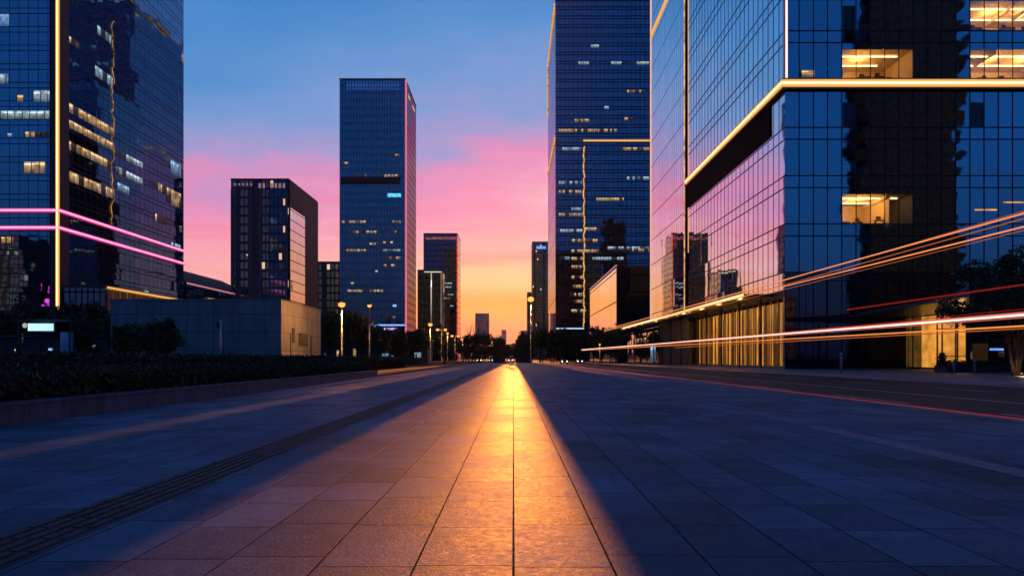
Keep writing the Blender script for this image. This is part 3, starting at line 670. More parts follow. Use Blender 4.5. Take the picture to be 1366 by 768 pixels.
for px0, px1, py, m_ in ((521, 533, 207, M_warm2), (454, 465, 218, M_warm2), (472, 488, 234.5, M_warm2), (502, 530, 234.5, M_warm2), (455, 488, 296, M_warm2), (522, 535, 296, M_warm2), (464, 506, 309.5, M_warm2), (520, 533, 309.5, M_warm2), (492, 502, 325.5, M_warm2), (510, 524, 323.5, M_warm2), (456, 488, 334, M_warm2), (510, 534, 334, M_cool), (508, 534, 344, M_warm2), (511, 527, 354, M_warm2),
                        (467, 472, 372, M_warm2), (467, 473, 378, M_warm2), (486, 490, 378, M_warm2), (463, 484, 388, M_warm), (488, 495, 388, M_warm2), (497, 511, 388, M_warm2), (513, 527, 423, M_warm2), (500, 504, 362, M_cool)):
    lit_front(tt, T0, px0, px1, py - 1.6, py + 1.6, m_)
lit_front(tt, T0, 517, 535, 258, 263, glow('cyan_sign', (.12, .62, .95), 1.1, .5), 'roof_sign')
lit_front(tt, T0, 524, 529, 406, 409, M_blueled, 'lit_window')
bar(tt, PX(494, T0), TX1, T0 - .35, T0 - .1, PZ(434.5, T0), PZ(432.5, T0), M_blueled, 'podium_light'); lit_front(tt, T0, 507, 530, 437, 440, glow('violet_sign', (.6, .35, .9), .9, .7), 'shop_sign')
for px in (545, 551): lit_side(tt, TX1, 1, px - 1, px + 2, TH - 3.6, TH - 2.4, M_golddim, 'lit_window')

def simple_tower(name, label, px0, px1, D, depth, top, mf, ms, side=1, group=None):
    return tower(name, label, PX(px0, D), PX(px1, D), D, D + depth, PZ(top, D), mf, ms, side, group=group)
gd = striped_wall('far_flats', (.05, .05, .06), (.07, .07, .08), 2.0, 3.6, 6.0, .02)
simple_tower('low_tower', 'small plain dark block between the slab tower and the tall blue tower', 423.5, 456, 330, 30, 350, gd, gd)
D4 = 420.0
gf4 = glass('far_tower_glass', 1.7, 3.4, 0, .25, .2, .3, .004, 0, .10, .6, 31.0, f0=.16, tint=(.6, .7, 1), lits=1.0)
x1_ = PX(610, D4); f4 = tower('far_tower', 'dark far tower with a red lit right edge, tallest just left of the sunset', PX(565, D4), x1_, D4, YS(614.5, x1_), PZ(312, D4), gf4, gf4, 1)
bar(f4, x1_ - .2, x1_ + .5, D4 - .5, D4 - .05, 4, PZ(314, D4), glow('red_led', (1, .12, .08), .9, .7), 'edge_light'); lit_front(f4, D4, 568, 608, 316, 319.5, glow('crown_glow', (.8, .2, .3), .3, .8), 'crown_screen')
for px0, px1, py in ((593, 603, 378), (594, 602, 383), (594, 605, 393), (592, 600, 398), (600, 605, 408)): lit_front(f4, D4, px0, px1, py - 1, py + 1, M_cool)
D5 = 330.0
gf5 = glass('far_block_glass', 1.7, 3.4, 0, .25, .2, .3, .004, 0, .06, .7, 33.0, f0=.14, tint=(.6, .7, 1))
f5 = tower('far_block', 'slim dark block with pale light lines framing it, before the far red edged tower', PX(557, D5), PX(589, D5), D5, D5 + 14, PZ(361, D5), gf5, gf5, 1)
bar(f5, PX(566, D5), PX(589, D5), D5 - .4, D5 - .05, PZ(363.4, D5), PZ(362, D5), glow('pale_led', (1, .8, .5), .7), 'roof_light')
bar(f5, PX(588, D5), PX(589, D5), D5 - .4, D5 - .05, 18, PZ(363.5, D5), glow('pale_led_dim', (.6, .5, .45), .35), 'edge_light')
lit_front(f5, D5, 574.5, 576, 364, 430, lit_mat('stair_lights', (.95, .85, .75), 1.0, 3, 1, 5.0, 0), 'stair_window')
tower('distant_tower', 'small hazy square topped tower standing alone on the sunset horizon', PX(634, 3200), PX(652, 3200), 3200, 3260, PZ(418, 3200), gd, gd, 1)
for px0, px1, top, D, lab in ((662, 669, 447, 4400, 'low hazy purple block left of the horizon hill'), (669, 675.5, 440, 4500, 'stepped hazy purple block on the horizon hill'), (694, 703, 441, 4600, 'hazy purple block beside the far right tower'), (652, 666, 451, 4300, 'lowest hazy block right of the lone distant tower')):
    simple_tower('distant_block', lab, px0, px1, D, 25, top, gd, gd)

# hills
b = MB(); r = random.Random(12); prev = None
pts = []
for i in range(61):
    x = -2850 + i * 95; z = 22 + 20 * math.sin(i * .35) + 16 * math.sin(i * .83 + 1) + r.uniform(-4, 4); z = z * 3.6 if abs(x) > 300 else 150 + 26 * math.sin(i * 1.9) * math.sin(i * .7); pts.append((x, max(6, z)))
for (xa, za_), (xb, zb_) in zip(pts, pts[1:]):
    b.face([(xa, 6600, -1), (xb, 6600, -1), (xb, 6900, zb_), (xa, 6900, za_)]); b.face([(xa, 6900, za_), (xb, 6900, zb_), (xb, 7200, -1), (xa, 7200, -1)])
bmesh.ops.remove_doubles(b.bm, verts=b.bm.verts, dist=.01)
struct(b.build('hills', plain('hill_woods', (.05, .06, .04), .95, 0, .3, .01, .05)))

# ---------------------------------------------------------------- right: second tower, gold framed
R0 = 400.0; RX0, RX1, RH = PX(741, R0), 86.0, PZ(2, R0); R1 = YS(731, RX0)
gr = glass('gold_frame_tower_glass', 2.6, 5.3, 0, .3, .25, .55, .004, .002, .08, .55, 41.0, f0=.26, tint=(.3, .75, 1), lits=.4)
grs = glass('gold_frame_tower_side', 8, 18, 0, .02, .4, .5, .003, .002, 0, .55, 42.0, f0=.4, split=False, face_gain=.75, tint2=(.8, .75, .95))
rt = tower('tall_tower', 'tallest blue glass tower right of the sunset, framed by gold light lines', RX0, RX1, R0, R1, RH, gr, grs, -1)
def grect(px0, px1, y0, y1, m_, nm): return bar(rt, PX(px0, R0), PX(px1, R0), R0 - .6, R0 - .08, PZ(y1, R0), PZ(y0, R0), m_, nm)
grect(778, 868, 186.8, 188.8, M_gold, 'light_line')
wavy(rt, [(PX(779 + rr.uniform(-.9, .9), R0), R0 - .4, z) for z in [PZ(436, R0) + i * 1.6 for i in range(int((PZ(189, R0) - PZ(436, R0)) / 1.6))]], M_golddim, 'reflection_line', .42)  # glowing jittered tube stands for a light line mirrored in the glass
bar(rt, RX0 - .35, RX0 - .05, R0 - .3, R1, PZ(188, R0) - 12, PZ(188, R0) - 11, M_gold, 'side_light') if False else None
b = MB(); b.tube([(RX0 - .4, R0, PZ(184, R0)), (RX0 - .4, R1, PZ(232, R1))], .45, 6); b.build('side_light', M_golddim, rt)
b = MB(); b.tube([(RX0 - .4, R0 + 1, RH - 1), (RX0 - .4, R1, RH - 1)], .45, 6); b.build('side_light', M_golddim, rt)
b = MB(); b.tube([(RX0 - .4, R1 - 3, RH - 38), (RX0 - .4, R1 - .2, RH - 3)], .4, 6); b.build('side_light', M_golddim, rt)
grect(742, 779, 437.2, 438.8, glow('white_led', (.6, .75, 1), .9), 'podium_light')
for px0, px1, py, m_ in ((788, 799, 62, M_cool), (771, 786, 84.5, M_cool), (815, 829, 84.5, M_cool), (842, 866, 84.5, M_cool), (836, 860, 122.5, M_warm2), (806, 812, 144, M_cool), (766, 786, 161, M_warm2), (832, 846, 159, M_warm2), (745, 823, 174.5, M_warm2), (750, 777, 199, M_cool), (825, 866, 199, M_warm2), (836, 866, 238, M_cool), (745, 776, 244, M_cool), (745, 776, 256, M_warm2), (795, 832, 266, M_warm), (762, 777, 279, M_cool2), (745, 777, 286.5, M_warm2), (780, 796, 305.5, M_warm), (747, 777, 308, M_cool), (763, 797, 321, M_warm), (810, 866, 331, M_cool), (762, 798, 335, M_warm), (818, 866, 333.5, M_warm2), (746, 760, 344.5, M_cool), (790, 832, 345, M_cool), (762, 777, 345, M_warm), (762, 777, 356, M_warm2), (762, 777, 370, M_warm), (764, 777, 382, M_warm), (760, 777, 393, M_warm2), (764, 777, 402, M_warm2), (762, 782, 414.5, M_warm), (780, 797, 335, M_warm)):
    lit_front(rt, R0, px0, px1, py - 2.2, py + 2.0, m_)
# far right slim tower
DR = 900.0
fr = tower('far_tower', 'slim dark tower with a small blue rooftop sign, left of the tallest right tower', PX(710, DR), PX(731.5, DR), DR, DR + 40, PZ(323, DR), gd, gd, -1)
lit_front(fr, DR, 715.5, 728, 328.5, 332, glow('blue_sign', (.1, .3, 1), 1.3, .6), 'roof_sign', .3)
tower('far_block', 'slim dark block behind the bright mast lamp', PX(703.5, 860), PX(709.5, 860), 860, 900, PZ(390, 860), gd, gd, -1)
# box building with pink side
K0 = 211.0; KX = 31.8; K1 = YS(787, KX); KH = PZ(357, K0)
gk = glass('side_box_front', 4.2, 5.4, 0, .1, .15, .3, .004, .003, .0, .5, 51.0, f0=.1, tint=(.6, .7, .9), split=False); gks = glass('side_box_glass', 30, 9.3, 0, .0, .2, .35, .002, .002, 0, .5, 52.0, f0=.55, split=False, tint=(.95, .9, .9))
kb = tower('glass_box_building', 'low dark box building whose street side mirrors the pink sky, under the tallest tower', KX, KX + 40, K0, K1, KH, gk, gks, -1)
bar(kb, KX - .3, KX + .2, K0 - .3, K1, KH + .51, KH + .8, M_rose, 'roof_light')

# ---------------------------------------------------------------- right: hero building
hX, hY0, hY1, hH = 31.8, 80.0, 124.0, 72.0
fh = 5.65; zb0 = 11.35                                      # spandrel + vision band per floor
gh = glass('hero_front_glass', 1.667, fh, zb0 + .02, .0, .05, .05, .009, .0095, 0, .5, 61.0, f0=.42, tint=(.3, .82, 1), lines=False, split=False, wscale=.5)
ghs = glass('hero_side_glass', 1.76, fh, zb0, .0, .05, .05, .0045, .004, 0, .5, 62.0, f0=.82, face_gain=.99, lines=False, split=False)
gdark = glass('ground_floor_glass', 2.4, 11, 0, 0, .1, .1, .004, .003, 0, .5, 63.0, f0=.10, split=False)
he = thing('office_building', 'big glass office building at right with a gold light band turning its corner', 'building', (hX, hY0, 0))
ncol = 34; cw = 1.667; hX1 = hX + ncol * cw
zs = [0, 4.6, zb0 - 1.0, zb0]                              # horizontal lines
f_ = 0
zl = []
z = zb0
while z < hH:
    zl += [z, z + 4.25]; z += fh
zall = sorted(set(zs + zl + [hH]))
rooms = [(4, 9, 17.0), (4, 9, 33.95), (13, 24, 33.95), (13, 24, 39.6)]
def vis(zz): return min(zl, key=lambda q: abs(q - zz))
rooms = [(a, c, vis(zz)) for a, c, zz in rooms]
b = MB(); bd = MB()
for i in range(ncol):
    for z0_, z1_ in zip(zall, zall[1:]):
        if any(a <= i < c and abs(z0_ - zz) < .2 for a, c, zz in rooms):
            zt = z0_ + 3.5
            facade(b, (hX + i * cw, hY0), (hX + (i + 1) * cw, hY0), zt, z1_); continue
        q = bd if z1_ <= zb0 + .01 else b
        x0_ = hX + i * cw
        L0 = i * cw
        q.face([(x0_, hY0, z0_), (x0_ + cw, hY0, z0_), (x0_ + cw, hY0, z1_), (x0_, hY0, z1_)], [(L0 + .01, z0_), (L0 + cw - .01, z0_), (L0 + cw - .01, z1_), (L0 + .01, z1_)])
b.build('front_facade', gh, he, False); bd.build('ground_glazing', gdark, he, False)
b = MB(); facade(b, (hX, hY1), (hX, hY0), 9.3, hH); b.build('side_facade', ghs, he, False)
b = MB(); facade(b, (hX1, hY0), (hX1, hY1), 0, hH); facade(b, (hX1, hY1), (hX, hY1), 0, hH); b.build('rear_facade', gdark, he, False)
b = MB(); b.box(hX, hX1, hY0, hY1, hH, hH + .6); b.build('roof', M_roof, he)
# mullions standing proud of the glass
M_mull = plain('mullion', (.012, .014, .018), .5, .4, .1)
b = MB()
for i in range(1, ncol + 1): b.box(hX + i * cw - .045, hX + i * cw + .045, hY0 - .06, hY0 - .004, 0, hH)
for zz in zall[1:-1]: b.box(hX, hX1, hY0 - .052, hY0 - .004, zz - .06, zz + .06)
b.build('mullion_grid', M_mull, he)
b = MB()
ns = 25; sw = (hY1 - hY0) / ns
for i in range(1, ns): b.box(hX - .03, hX - .004, hY0 + i * sw - .045, hY0 + i * sw + .045, 9.4, hH)
for zz in zall:
    if 11 < zz < hH: b.box(hX - .036, hX - .004, hY0, hY1, zz - .065, zz + .065)
b.build('mullion_grid', M_mull, he)
# operable vents
for i, zz in ((4, 28.3), (13, 28.3), (4, 40.8)):
    bar(he, hX + i * cw + .12, hX + (i + 1) * cw - .12, hY0 - .045, hY0 - .003, vis(zz) + .1, vis(zz) + 2.9, plain('vent_sash', (.02, .03, .045), .15, 0, .1), 'vent_sash')
# gold bands
zg = 33.25
bar(he, hX - .05, hX1, hY0 - .55, hY0 - .08, zg - .62, zg + .62, M_bronze, 'light_housing'); bar(he, hX - .5, hX - .06, hY0 - .55, hY1, zg - .62, zg + .62, M_bronze, 'light_housing')
bar(he, hX - .62, hX1, hY0 - .66, hY0 - .555, zg - .42, zg + .42, M_gold, 'light_band'); bar(he, hX - .62, hX - .505, hY0 - .55, hY1, zg - .42, zg + .42, M_gold, 'light_band')
bar(he, hX - .66, hX1, hY0 - .72, hY0 - .665, zg - .16, zg + .16, M_goldcore, 'light_band_core'); bar(he, hX - .68, hX - .625, hY0 - .65, hY1, zg - .16, zg + .16, M_goldcore, 'light_band_core')
bar(he, hX - .28, hX + .22, hY0 - .5, hY0 - .08, zg + .63, hH, plain('champagne_metal', (.55, .42, .38), .3, .7), 'corner_housing'); bar(he, hX - .1, hX + .08, hY0 - .56, hY0 - .505, zg + .63, hH, glow('champagne_led', (1, .68, .52), 2.2), 'corner_light')
# dark louvre strip under the band, recess and its light line
b = MB(); b.box(hX - .16, hX - .045, 84.4, hY1, 28.6, 32.6)
for i in range(16): b.box(hX - .24, hX - .16, 84.4, hY1, 28.7 + i * .245, 28.78 + i * .245)
b.build('louvre_strip', plain('louvre', (.008, .008, .009), .7, 0, .2, 1, .1), he)
bar(he, 33.4, 60, hY1 + .02, 126.9, 0, 99, M_darkwall, 'recess_wall')
bar(he, hX - .06, hX + .06, hY1 + .1, hY1 + .3, 20.5, 99, M_gold, 'recess_light')
# lit offices behind the front
M_room = plain('office_wall', (.62, .47, .29), .8, 0, .08, .8); M_desk = plain('desk', (.12, .09, .06), .6)
def clear_glass():
    m, k, o, _ = mat('clear_glass'); g = k.new('ShaderNodeBsdfGlossy'); g.inputs['Roughness'].default_value = .02; g.inputs['Color'].default_value = (.7, .85, 1, 1)
    tr = k.new('ShaderNodeBsdfTransparent'); tr.inputs[0].default_value = (.95, .9, .8, 1); k.put(o, k.mixs(.12, tr.outputs[0], g.outputs[0])); return m
M_clear = clear_glass()
M_tube = glow('ceiling_tube', (1, .74, .36), 4.0)
rq = random.Random(2)
for n_, (a, c, zz) in enumerate(rooms):
    xa, xb = hX + a * cw + .02, hX + c * cw - .02; zt = zz + 3.5
    b = MB(); Y = hY0 + .05; Yb = hY0 + 6.5
    b.face([(xa, Yb, zz), (xb, Yb, zz), (xb, Yb, zt), (xa, Yb, zt)]); b.face([(xa, Y, zz), (xa, Yb, zz), (xa, Yb, zt), (xa, Y, zt)]); b.face([(xb, Y, zz), (xb, Yb, zz), (xb, Yb, zt), (xb, Y, zt)])
    b.face([(xa, Y, zt), (xb, Y, zt), (xb, Yb, zt), (xa, Yb, zt)]); b.face([(xa, Y, zz), (xb, Y, zz), (xb, Yb, zz), (xa, Yb, zz)])
    rm = b.build('office_room', M_room, he, False)
    for j, yy in enumerate((1.6, 4.2)):
        o_ = bar(rm, xa + .6, xb - .9 - j, hY0 + yy, hY0 + yy + .12, zt - .2, zt - .1, M_tube, 'ceiling_light')
    x = xa + .5
    while x < xb - 1.5:
        w_ = rq.uniform(.9, 1.7); d_ = rq.uniform(.6, 2.5); bb = MB(); bb.box(x, x + w_, hY0 + d_, hY0 + d_ + .7, zz + .68, zz + .74)
        for q in (x + .05, x + w_ - .1): bb.box(q, q + .05, hY0 + d_ + .05, hY0 + d_ + .65, zz, zz + .68)
        bb.box(x + .2, x + .75, hY0 + d_ + .4, hY0 + d_ + .44, zz + .85, zz + 1.2); bb.box(x + .45, x + .5, hY0 + d_ + .42, hY0 + d_ + .46, zz + .74, zz + .85)
        bb.build('desk', M_desk, rm); x += w_ + rq.uniform(.4, 1.3)
    for q in range(int((xb - xa) / 2.2)):
        xx = xa + .4 + q * 2.2 + rq.uniform(0, .8)
        if rq.random() < .6: bar(rm, xx, xx + rq.uniform(.5, 1.3), hY0 + 6.0, hY0 + 6.45, zz, zz + rq.uniform(.9, 2.1), M_desk if rq.random() < .5 else M_concrete, 'cabinet')
        if rq.random() < .5: bar(rm, xx + .2, xx + .32, hY0 + .4, hY0 + 5.5, zt - .45, zt - .02, M_room, 'ceiling_beam')
    if n_ % 2 == 0: bar(rm, xb - 2.6, xb - 2.5, hY0 + .3, hY0 + 6.4, zz, zt, M_room, 'partition')
    b = MB(); facade(b, (xa, hY0 - .001), (xb, hY0 - .001), zz, zt); b.build('window', M_clear, he, False)
    point('office_lamp', ((xa + xb) / 2 - 1, hY0 + 2.6, zt - .7), 420, (1, .52, .15), .3)
    if xb - xa > 10: point('office_lamp', (xa + 4, hY0 + 2.6, zt - .7), 330, (1, .54, .16), .3)
lit_front(he, hY0, 1067, 1087, 94, 103, M_warm, 'lit_window', .03)
for px0, px1, y0, y1 in ((1300, 1330, 279, 281), (1338, 1366, 269, 271)): lit_front(he, hY0, px0, px1, y0, y1, M_golddim, 'lit_window', .03)
# lobby with gold curtain wall under the canopy
b = MB(); facade(b, (33.6, hY1), (33.6, hY0 + .6), .3, 8.3); b.build('lobby_wall', M_curtain, he, False)
b = MB()
for i in range(20):
    y = hY0 + .9 + i * 2.2; b.box(33.0, 33.12, y, y + .16, 0, 8.6)
b.build('lobby_fin', M_bronze, he)
bar(he, hX, 33.7, hY0 + .02, hY1, 8.6, 9.3, M_darkwall, 'lobby_soffit'); bar(he, hX + .02, 33.7, hY0 + .02, hY1, 0, .28, M_concrete, 'plinth')
bar(he, hX + .1, hX + .9, hY0 + .015, hY0 + .9, .28, 8.6, plain('stone_pier', (.16, .12, .10), .5), 'corner_pier')
# long street canopy with glowing edge
cn = thing('street_canopy', 'long flat canopy over the pavement with a glowing gold edge line', 'canopy', (30, 148, 0))
b = MB(); b.box(28.0, 31.6, 83, 214, 8.75, 9.1, .05); b.build('slab', M_steel, cn)
bar(cn, 27.86, 27.99, 82.9, 214, 8.72, 9.16, M_gold, 'edge_light'); bar(cn, 27.8, 27.855, 82.85, 214, 8.84, 9.04, M_goldcore, 'edge_light_core')
for i in range(16):
    y = 86 + i * 8.2; b = MB(); b.tube([(28.5, y, 8.745), (28.5, y, 8.70)], .16, 8); b.build('downlight', M_goldcore, cn)
    b = MB(); b.tube([(31.2, y, .01), (31.2, y, 8.75)], .12, 8); b.build('column', M_steel, cn)
for y in (88, 97, 106, 117, 140): point('canopy_lamp', (29.2, y, 8.2), 120, (1, .55, .16), .2)
# wing 2
wY0, wY1, wH = 127.0, 158.0, 102.0
gw = glass('wing_glass', 1.55, fh, zb0, .0, .1, .16, .003, .0025, 0, .5, 64.0, f0=.72, face_gain=.98, split=False)
wg = tower('office_wing', 'rear office wing mirroring pink and amber sky, left of the dark recess', hX, hX + 50, wY0, wY1, wH, gdark, gw, -1, z0=9.3)
bar(wg, hX - .1, hX + .08, wY0 - .1, wY0 + .1, 9.4, wH, M_golddim, 'edge_light'); bar(wg, hX - .14, hX + .1, wY1 - .25, wY1 + .25, 9.4, wH, glow('rose_edge', (1, .5, .35), 1.0), 'edge_light')
bar(wg, hX - .25, hX - .01, wY0 + .3, wY1 - .3, 75.2, 76.0, M_gold, 'light_band')
bar(wg, hX + 2, hX + 49, wY0 + .5, wY1, -.1, 9.3, M_darkwall, 'podium_wall')
# podium between wing and far end
pl = thing('dark_podium', 'dark glazed podium under the far end of the gold edged canopy', 'building', (36, 185, 0))
b = MB(); facade(b, (33.6, 211), (33.6, 158.2), 0, 8.7); b.build('glazing', gdark, pl, False); bar(pl, 33.65, 60, 158.2, 210.9, 0, 8.7, M_darkwall, 'wall')
for px0, px1, z0_, z1_, m_ in ((868, 874, .4, 4.5, M_cool2), (845, 862, 5.5, 6.6, M_warm2), (820, 826, .6, 3, M_warm2)): lit_side(pl, 33.6, -1, px0, px1, z0_, z1_, m_)

# entrance canopy and lit vestibule on the front
ec = thing('entrance_canopy', 'sloping dark entrance canopy in front of the big office building', 'canopy', (50, 66, 0))
b = MB(); v_ = [(40, 79.9, 6.2), (72, 79.9, 6.2), (72, 50, 6.9), (40.2, 50, 6.9)]
b.face([(x, y, z) for x, y, z in v_]); b.face([(x, y, z + .35) for x, y, z in v_])
for i in range(4): p, q = v_[i], v_[(i + 1) % 4]; b.face([p, q, (q[0], q[1], q[2] + .35), (p[0], p[1], p[2] + .35)])
bmesh.ops.remove_doubles(b.bm, verts=b.bm.verts, dist=.001); b.build('roof', plain('canopy_metal', (.10, .11, .125), .35, .4), ec)
for x, y in ((46.5, 70), (60, 70), (46.5, 56)): b = MB(); b.tube([(x, y, 0), (x, y, 6.5)], .13, 10); b.build('column', M_steel, ec)
vs = thing('entrance_vestibule', 'tall amber lit glass vestibule with dark frames under the entrance canopy', 'vestibule', (49.8, 78, 0))
va, vb, vD = PX(1250, 77), PX(1291, 77), 77.0
M_amber = glow('amber_lit_glass', (1, .40, .06), .7, .4)
b = MB(); facade(b, (va, vD), (vb, vD), .25, 6.1); b.build('lit_glass', M_amber, vs, False)
b = MB(); facade(b, (va, 79.9), (va, vD), .25, 6.1); b.build('side_glass', M_amber, vs, False); b = MB(); facade(b, (vb, vD), (vb, 79.9), .25, 6.1); b.build('side_glass', M_amber, vs, False)
b = MB()
for px in (1250, 1256.5, 1274.5, 1277, 1290.5): x = PX(px, vD); b.box(x - .07, x + .07, vD - .08, vD - .004, .2, 6.1)
for zz in (1.5, 4.6, 5.3): b.box(va, vb, vD - .07, vD - .004, zz - .05, zz + .05)
b.build('door_frame', M_steel, vs); bar(vs, va - .1, vb + .1, vD - .1, 79.9, 0, .2, M_concrete, 'step')
point('vestibule_lamp', ((va + vb) / 2, vD - 1.5, 5.2), 130, (1, .55, .15), .4)

# ---------------------------------------------------------------- things behind the viewer that the glass mirrors
gb = glass('mirrored_tower_glass', 2.2, 4.0, 0, .3, .2, .2, .006, 0, .05, .5, 71.0, f0=.01, dark=(.002, .003, .005), lits=.5, face_gain=.12)
gb2 = striped_wall('mirrored_flats', (.01, .012, .02), (.02, .022, .03), 2.0, 3.4, 14.0, .07)
tower('rear_tower', 'dark office tower behind the viewer, seen only as a black reflection in the office glass', 114, 142, -72, -60, 175, gb, gb, -1)
b = MB(); r = random.Random(3)
for i in range(26):
    z = 4 + i * 6.2; b.box(113.2 - r.uniform(0, 3.5), 113.9, -66, -60.2, z, z + r.uniform(1.5, 6)); b.box(142.1, 142.8 + r.uniform(0, 2.5), -66, -60.2, z + 2, z + 2 + r.uniform(1.5, 5))
b.build('ragged_edge', plain('black_cladding', (.004, .005, .008), .8, 0, .2, 1, .05), [o for o in bpy.data.objects if o.name == 'rear_tower'][0])  # added boxes that make the tower's mirrored outline ragged
for x0_, x1_, y0_, y1_, hh, lab in ((160, 250, -95, -60, 26, 'low dark block seen reflected low in the office front'), (40, 100, -110, -80, 22, 'second low dark block seen reflected low in the office front'), (-160, -60, -120, -90, 30, 'low dark block seen reflected in the left tower front'), (-262, -236, -60, -30, 60, 'mid height dark block seen reflected in the left tower front')):
    tower('rear_block', lab, x0_, x1_, y0_, y1_, hh, gb, gb, 1, mr=gb2)

# ---------------------------------------------------------------- street lamps
M_lens_off = plain('lamp_lens', (.4, .35, .3), .3)
def lamp(px, top, D, label, power, bright=True, double=False, big=1.0):
    X, Z = PX(px, D), PZ(top, D)
    root = thing('street_lamp', label, 'street lamp', (X, D, 0), 'street lamps along the plaza')
    b = MB(); b.tube([(X, D, 0), (X, D, .5), (X, D, .52), (X, D, Z - .1)], [.13, .13, .085, .06], 10); b.build('pole', M_pole, root)
    for s_ in ((-1, 1) if double else (1,)):
        x = X + (.9 * s_ if double else 0)
        if double: b = MB(); b.tube([(X, D, Z - .25), (X + .45 * s_, D, Z - .05), (x, D, Z + .02)], [.045, .04, .035], 8); b.build('arm', M_pole, root)
        b = MB(); b.ball((x, D, Z + .1), .3 * big, 1, 1, .35); hd = b.build('lamp_head', M_steel, root)
        b = MB(); b.ball((x, D - .05, Z - .08 * big), (.34 if bright else .24) * big, 1, 1, .8); b.build('lens', M_lampglow if bright else M_lampdim, hd)
        if power: point('lamp_light', (x, D - .25, Z - .75 * big), power / (2 if double else 1), (1, .42, .09), .22)
    return root
lamp(456, 405, 84, 'nearest lit amber street lamp, beside the lamplit side of the box building', 2400, big=1.3)
lamp(493, 407, 82, 'street lamp with a dim, nearly dark head before the tall blue tower', 0, False)
lamp(574, 432, 133, 'lit street lamp below the slim block with the pale light lines', 900, big=1.3)
lamp(589, 439, 157, 'lit street lamp second of the receding left row', 700, double=True, big=1.1)
lamp(597, 444, 181, 'lit street lamp between the second and third of the left row', 400, big=1.0)
lamp(617, 452, 232, 'lit street lamp after the third of the left row', 300, big=1.1)
lamp(607, 447.5, 205, 'lit street lamp third of the receding left row', 500, double=True, big=1.2)
lamp(629, 464, 300, 'small lit street lamp at the end of the left row', 300, big=1.2)
lamp(708, 398, 160, 'tall bright mast lamp standing before the far right towers', 5000, big=2.3)
lamp(693, 459, 290, 'small amber lamp at the centre of the horizon', 300, big=1.4)
lamp(800, 459, 150, 'small lamp glowing under the far end of the canopy', 80, big=.6)
t = thing('camera_pole', 'slim pale post with a small dark head before the blue grey wall', 'post', (PX(294, 68), 68, 0))
X = PX(294, 68); b = MB(); b.tube([(X, 68, 0), (X, 68, PZ(427, 68))], [.11, .09], 10); b.build('pole', plain('pale_pole', (.35, .4, .45), .4, .3), t)
bar(t, X - .32, X - .1, 67.8, 68.1, PZ(437, 68), PZ(430, 68), M_steel, 'camera_head')

# bollards, planter box on the right
def bollard(px, D, hh, label):
    X = PX(px, D); t = thing('bollard', label, 'bollard', (X, D, 0), 'bollards on the right pavement')
    b = MB(); b.tube([(X, D, 0), (X, D, hh - .16), (X, D, hh)], [.1, .1, .09], 12); b.build('post', plain('bollard_metal', (.3, .34, .38), .4, .3) if 'bollard_metal' not in bpy.data.materials else bpy.data.materials['bollard_metal'], t)
    b = MB(); b.tube([(X, D, hh - .28), (X, D, hh - .2)], .108, 12); b.build('band', M_steel, t)
bollard(1122, 57, 1.75, 'tall slim bluish post alone on the right pavement'); bollard(1273, 60, 1.2, 'bluish bollard in front of the left end of the planter'); bollard(1300.5, 60, 1.2, 'bluish bollard in front of the middle of the planter')
pb = thing('planter_box', 'dark planter box with clipped shrubs on the right pavement', 'planter', (46, 62, 0))
bar(pb, PX(1259, 62), 60, 61.5, 63.4, .01, .62, M_darkwall, 'box')
b = MB(); r = random.Random(8)
for i in range(5000): leaf(b, (r.uniform(PX(1259, 62) + .05, 58), r.uniform(61.5, 63.4), r.uniform(.58, 1.0 + .1 * math.sin(i))), .09 * r.uniform(.6, 1.4), r)
b.build('foliage', M_hedge, pb, False)
t = thing('shrub', 'upright dark shrub at the left end of the right hand planter', 'shrub', (PX(1266, 61), 61.2, .6))
b = MB()
for i in range(700):
    z = r.random(); leaf(b, (PX(1266, 61) + r.gauss(0, .22) * (1.2 - z), 62 + r.gauss(0, .22), .6 + z * 1.15), .09 * r.uniform(.6, 1.3), r)
b.build('foliage', M_hedge, t, False)
b = MB(); b.tube([(PX(1266, 61), 62, .5), (PX(1266, 61), 62, 1.5)], [.05, .02], 6); b.build('stem', M_bark, t)
# blue lit kiosk beyond planter
kq = thing('street_kiosk', 'small dark kiosk with a blue lit fascia beside the broad tree trunk', 'kiosk', (55, 74, 0))
bar(kq, PX(1318, 74), PX(1350, 74), 74, 76.5, 0, 2.9, M_darkwall, 'wall'); bar(kq, PX(1320, 74), PX(1338, 74), 73.9, 73.99, PZ(467, 74), PZ(464.5, 74), glow('blue_fascia', (.12, .28, 1), 1.6, .5), 'fascia_sign'); lit_front(kq, 74, 1328, 1340, 468, 476, M_warm2, 'lit_window', .03)

# ---------------------------------------------------------------- light streaks over the road
def streak(pa, pb_, r, m_, label):
    b = MB(); n = 24; p0, p1 = Vector(pa), Vector(pb_); p1 = p0 + (p1 - p0) * ((p0.y + 15) / (p0.y - p1.y))
    b.tube([p0.lerp(p1, i / n) for i in range(n + 1)], [r * (1.9 - .9 * min(1, i / 14)) for i in range(n + 1)], 8)
    return tag(b.build('light_streak', m_, None), label, 'light streak', 'light streaks over the road')
M_st1 = glow('amber_streak', (1, .30, .10), 1.0); M_st2 = glow('white_streak', (1, .55, .42), 1.9); M_st3 = glow('orange_streak', (1, .32, .06), 1.0); M_st4 = glow('red_streak', (.9, .04, .03), .28)
sx = 14.0
def at(px, py): Y = sx * F / (px - CX); return (sx, Y, PZ(py, Y))
M_st5 = glow('rose_streak', (1, .22, .20), .62); M_st6 = glow('faint_amber_streak', (1, .24, .07), .45)
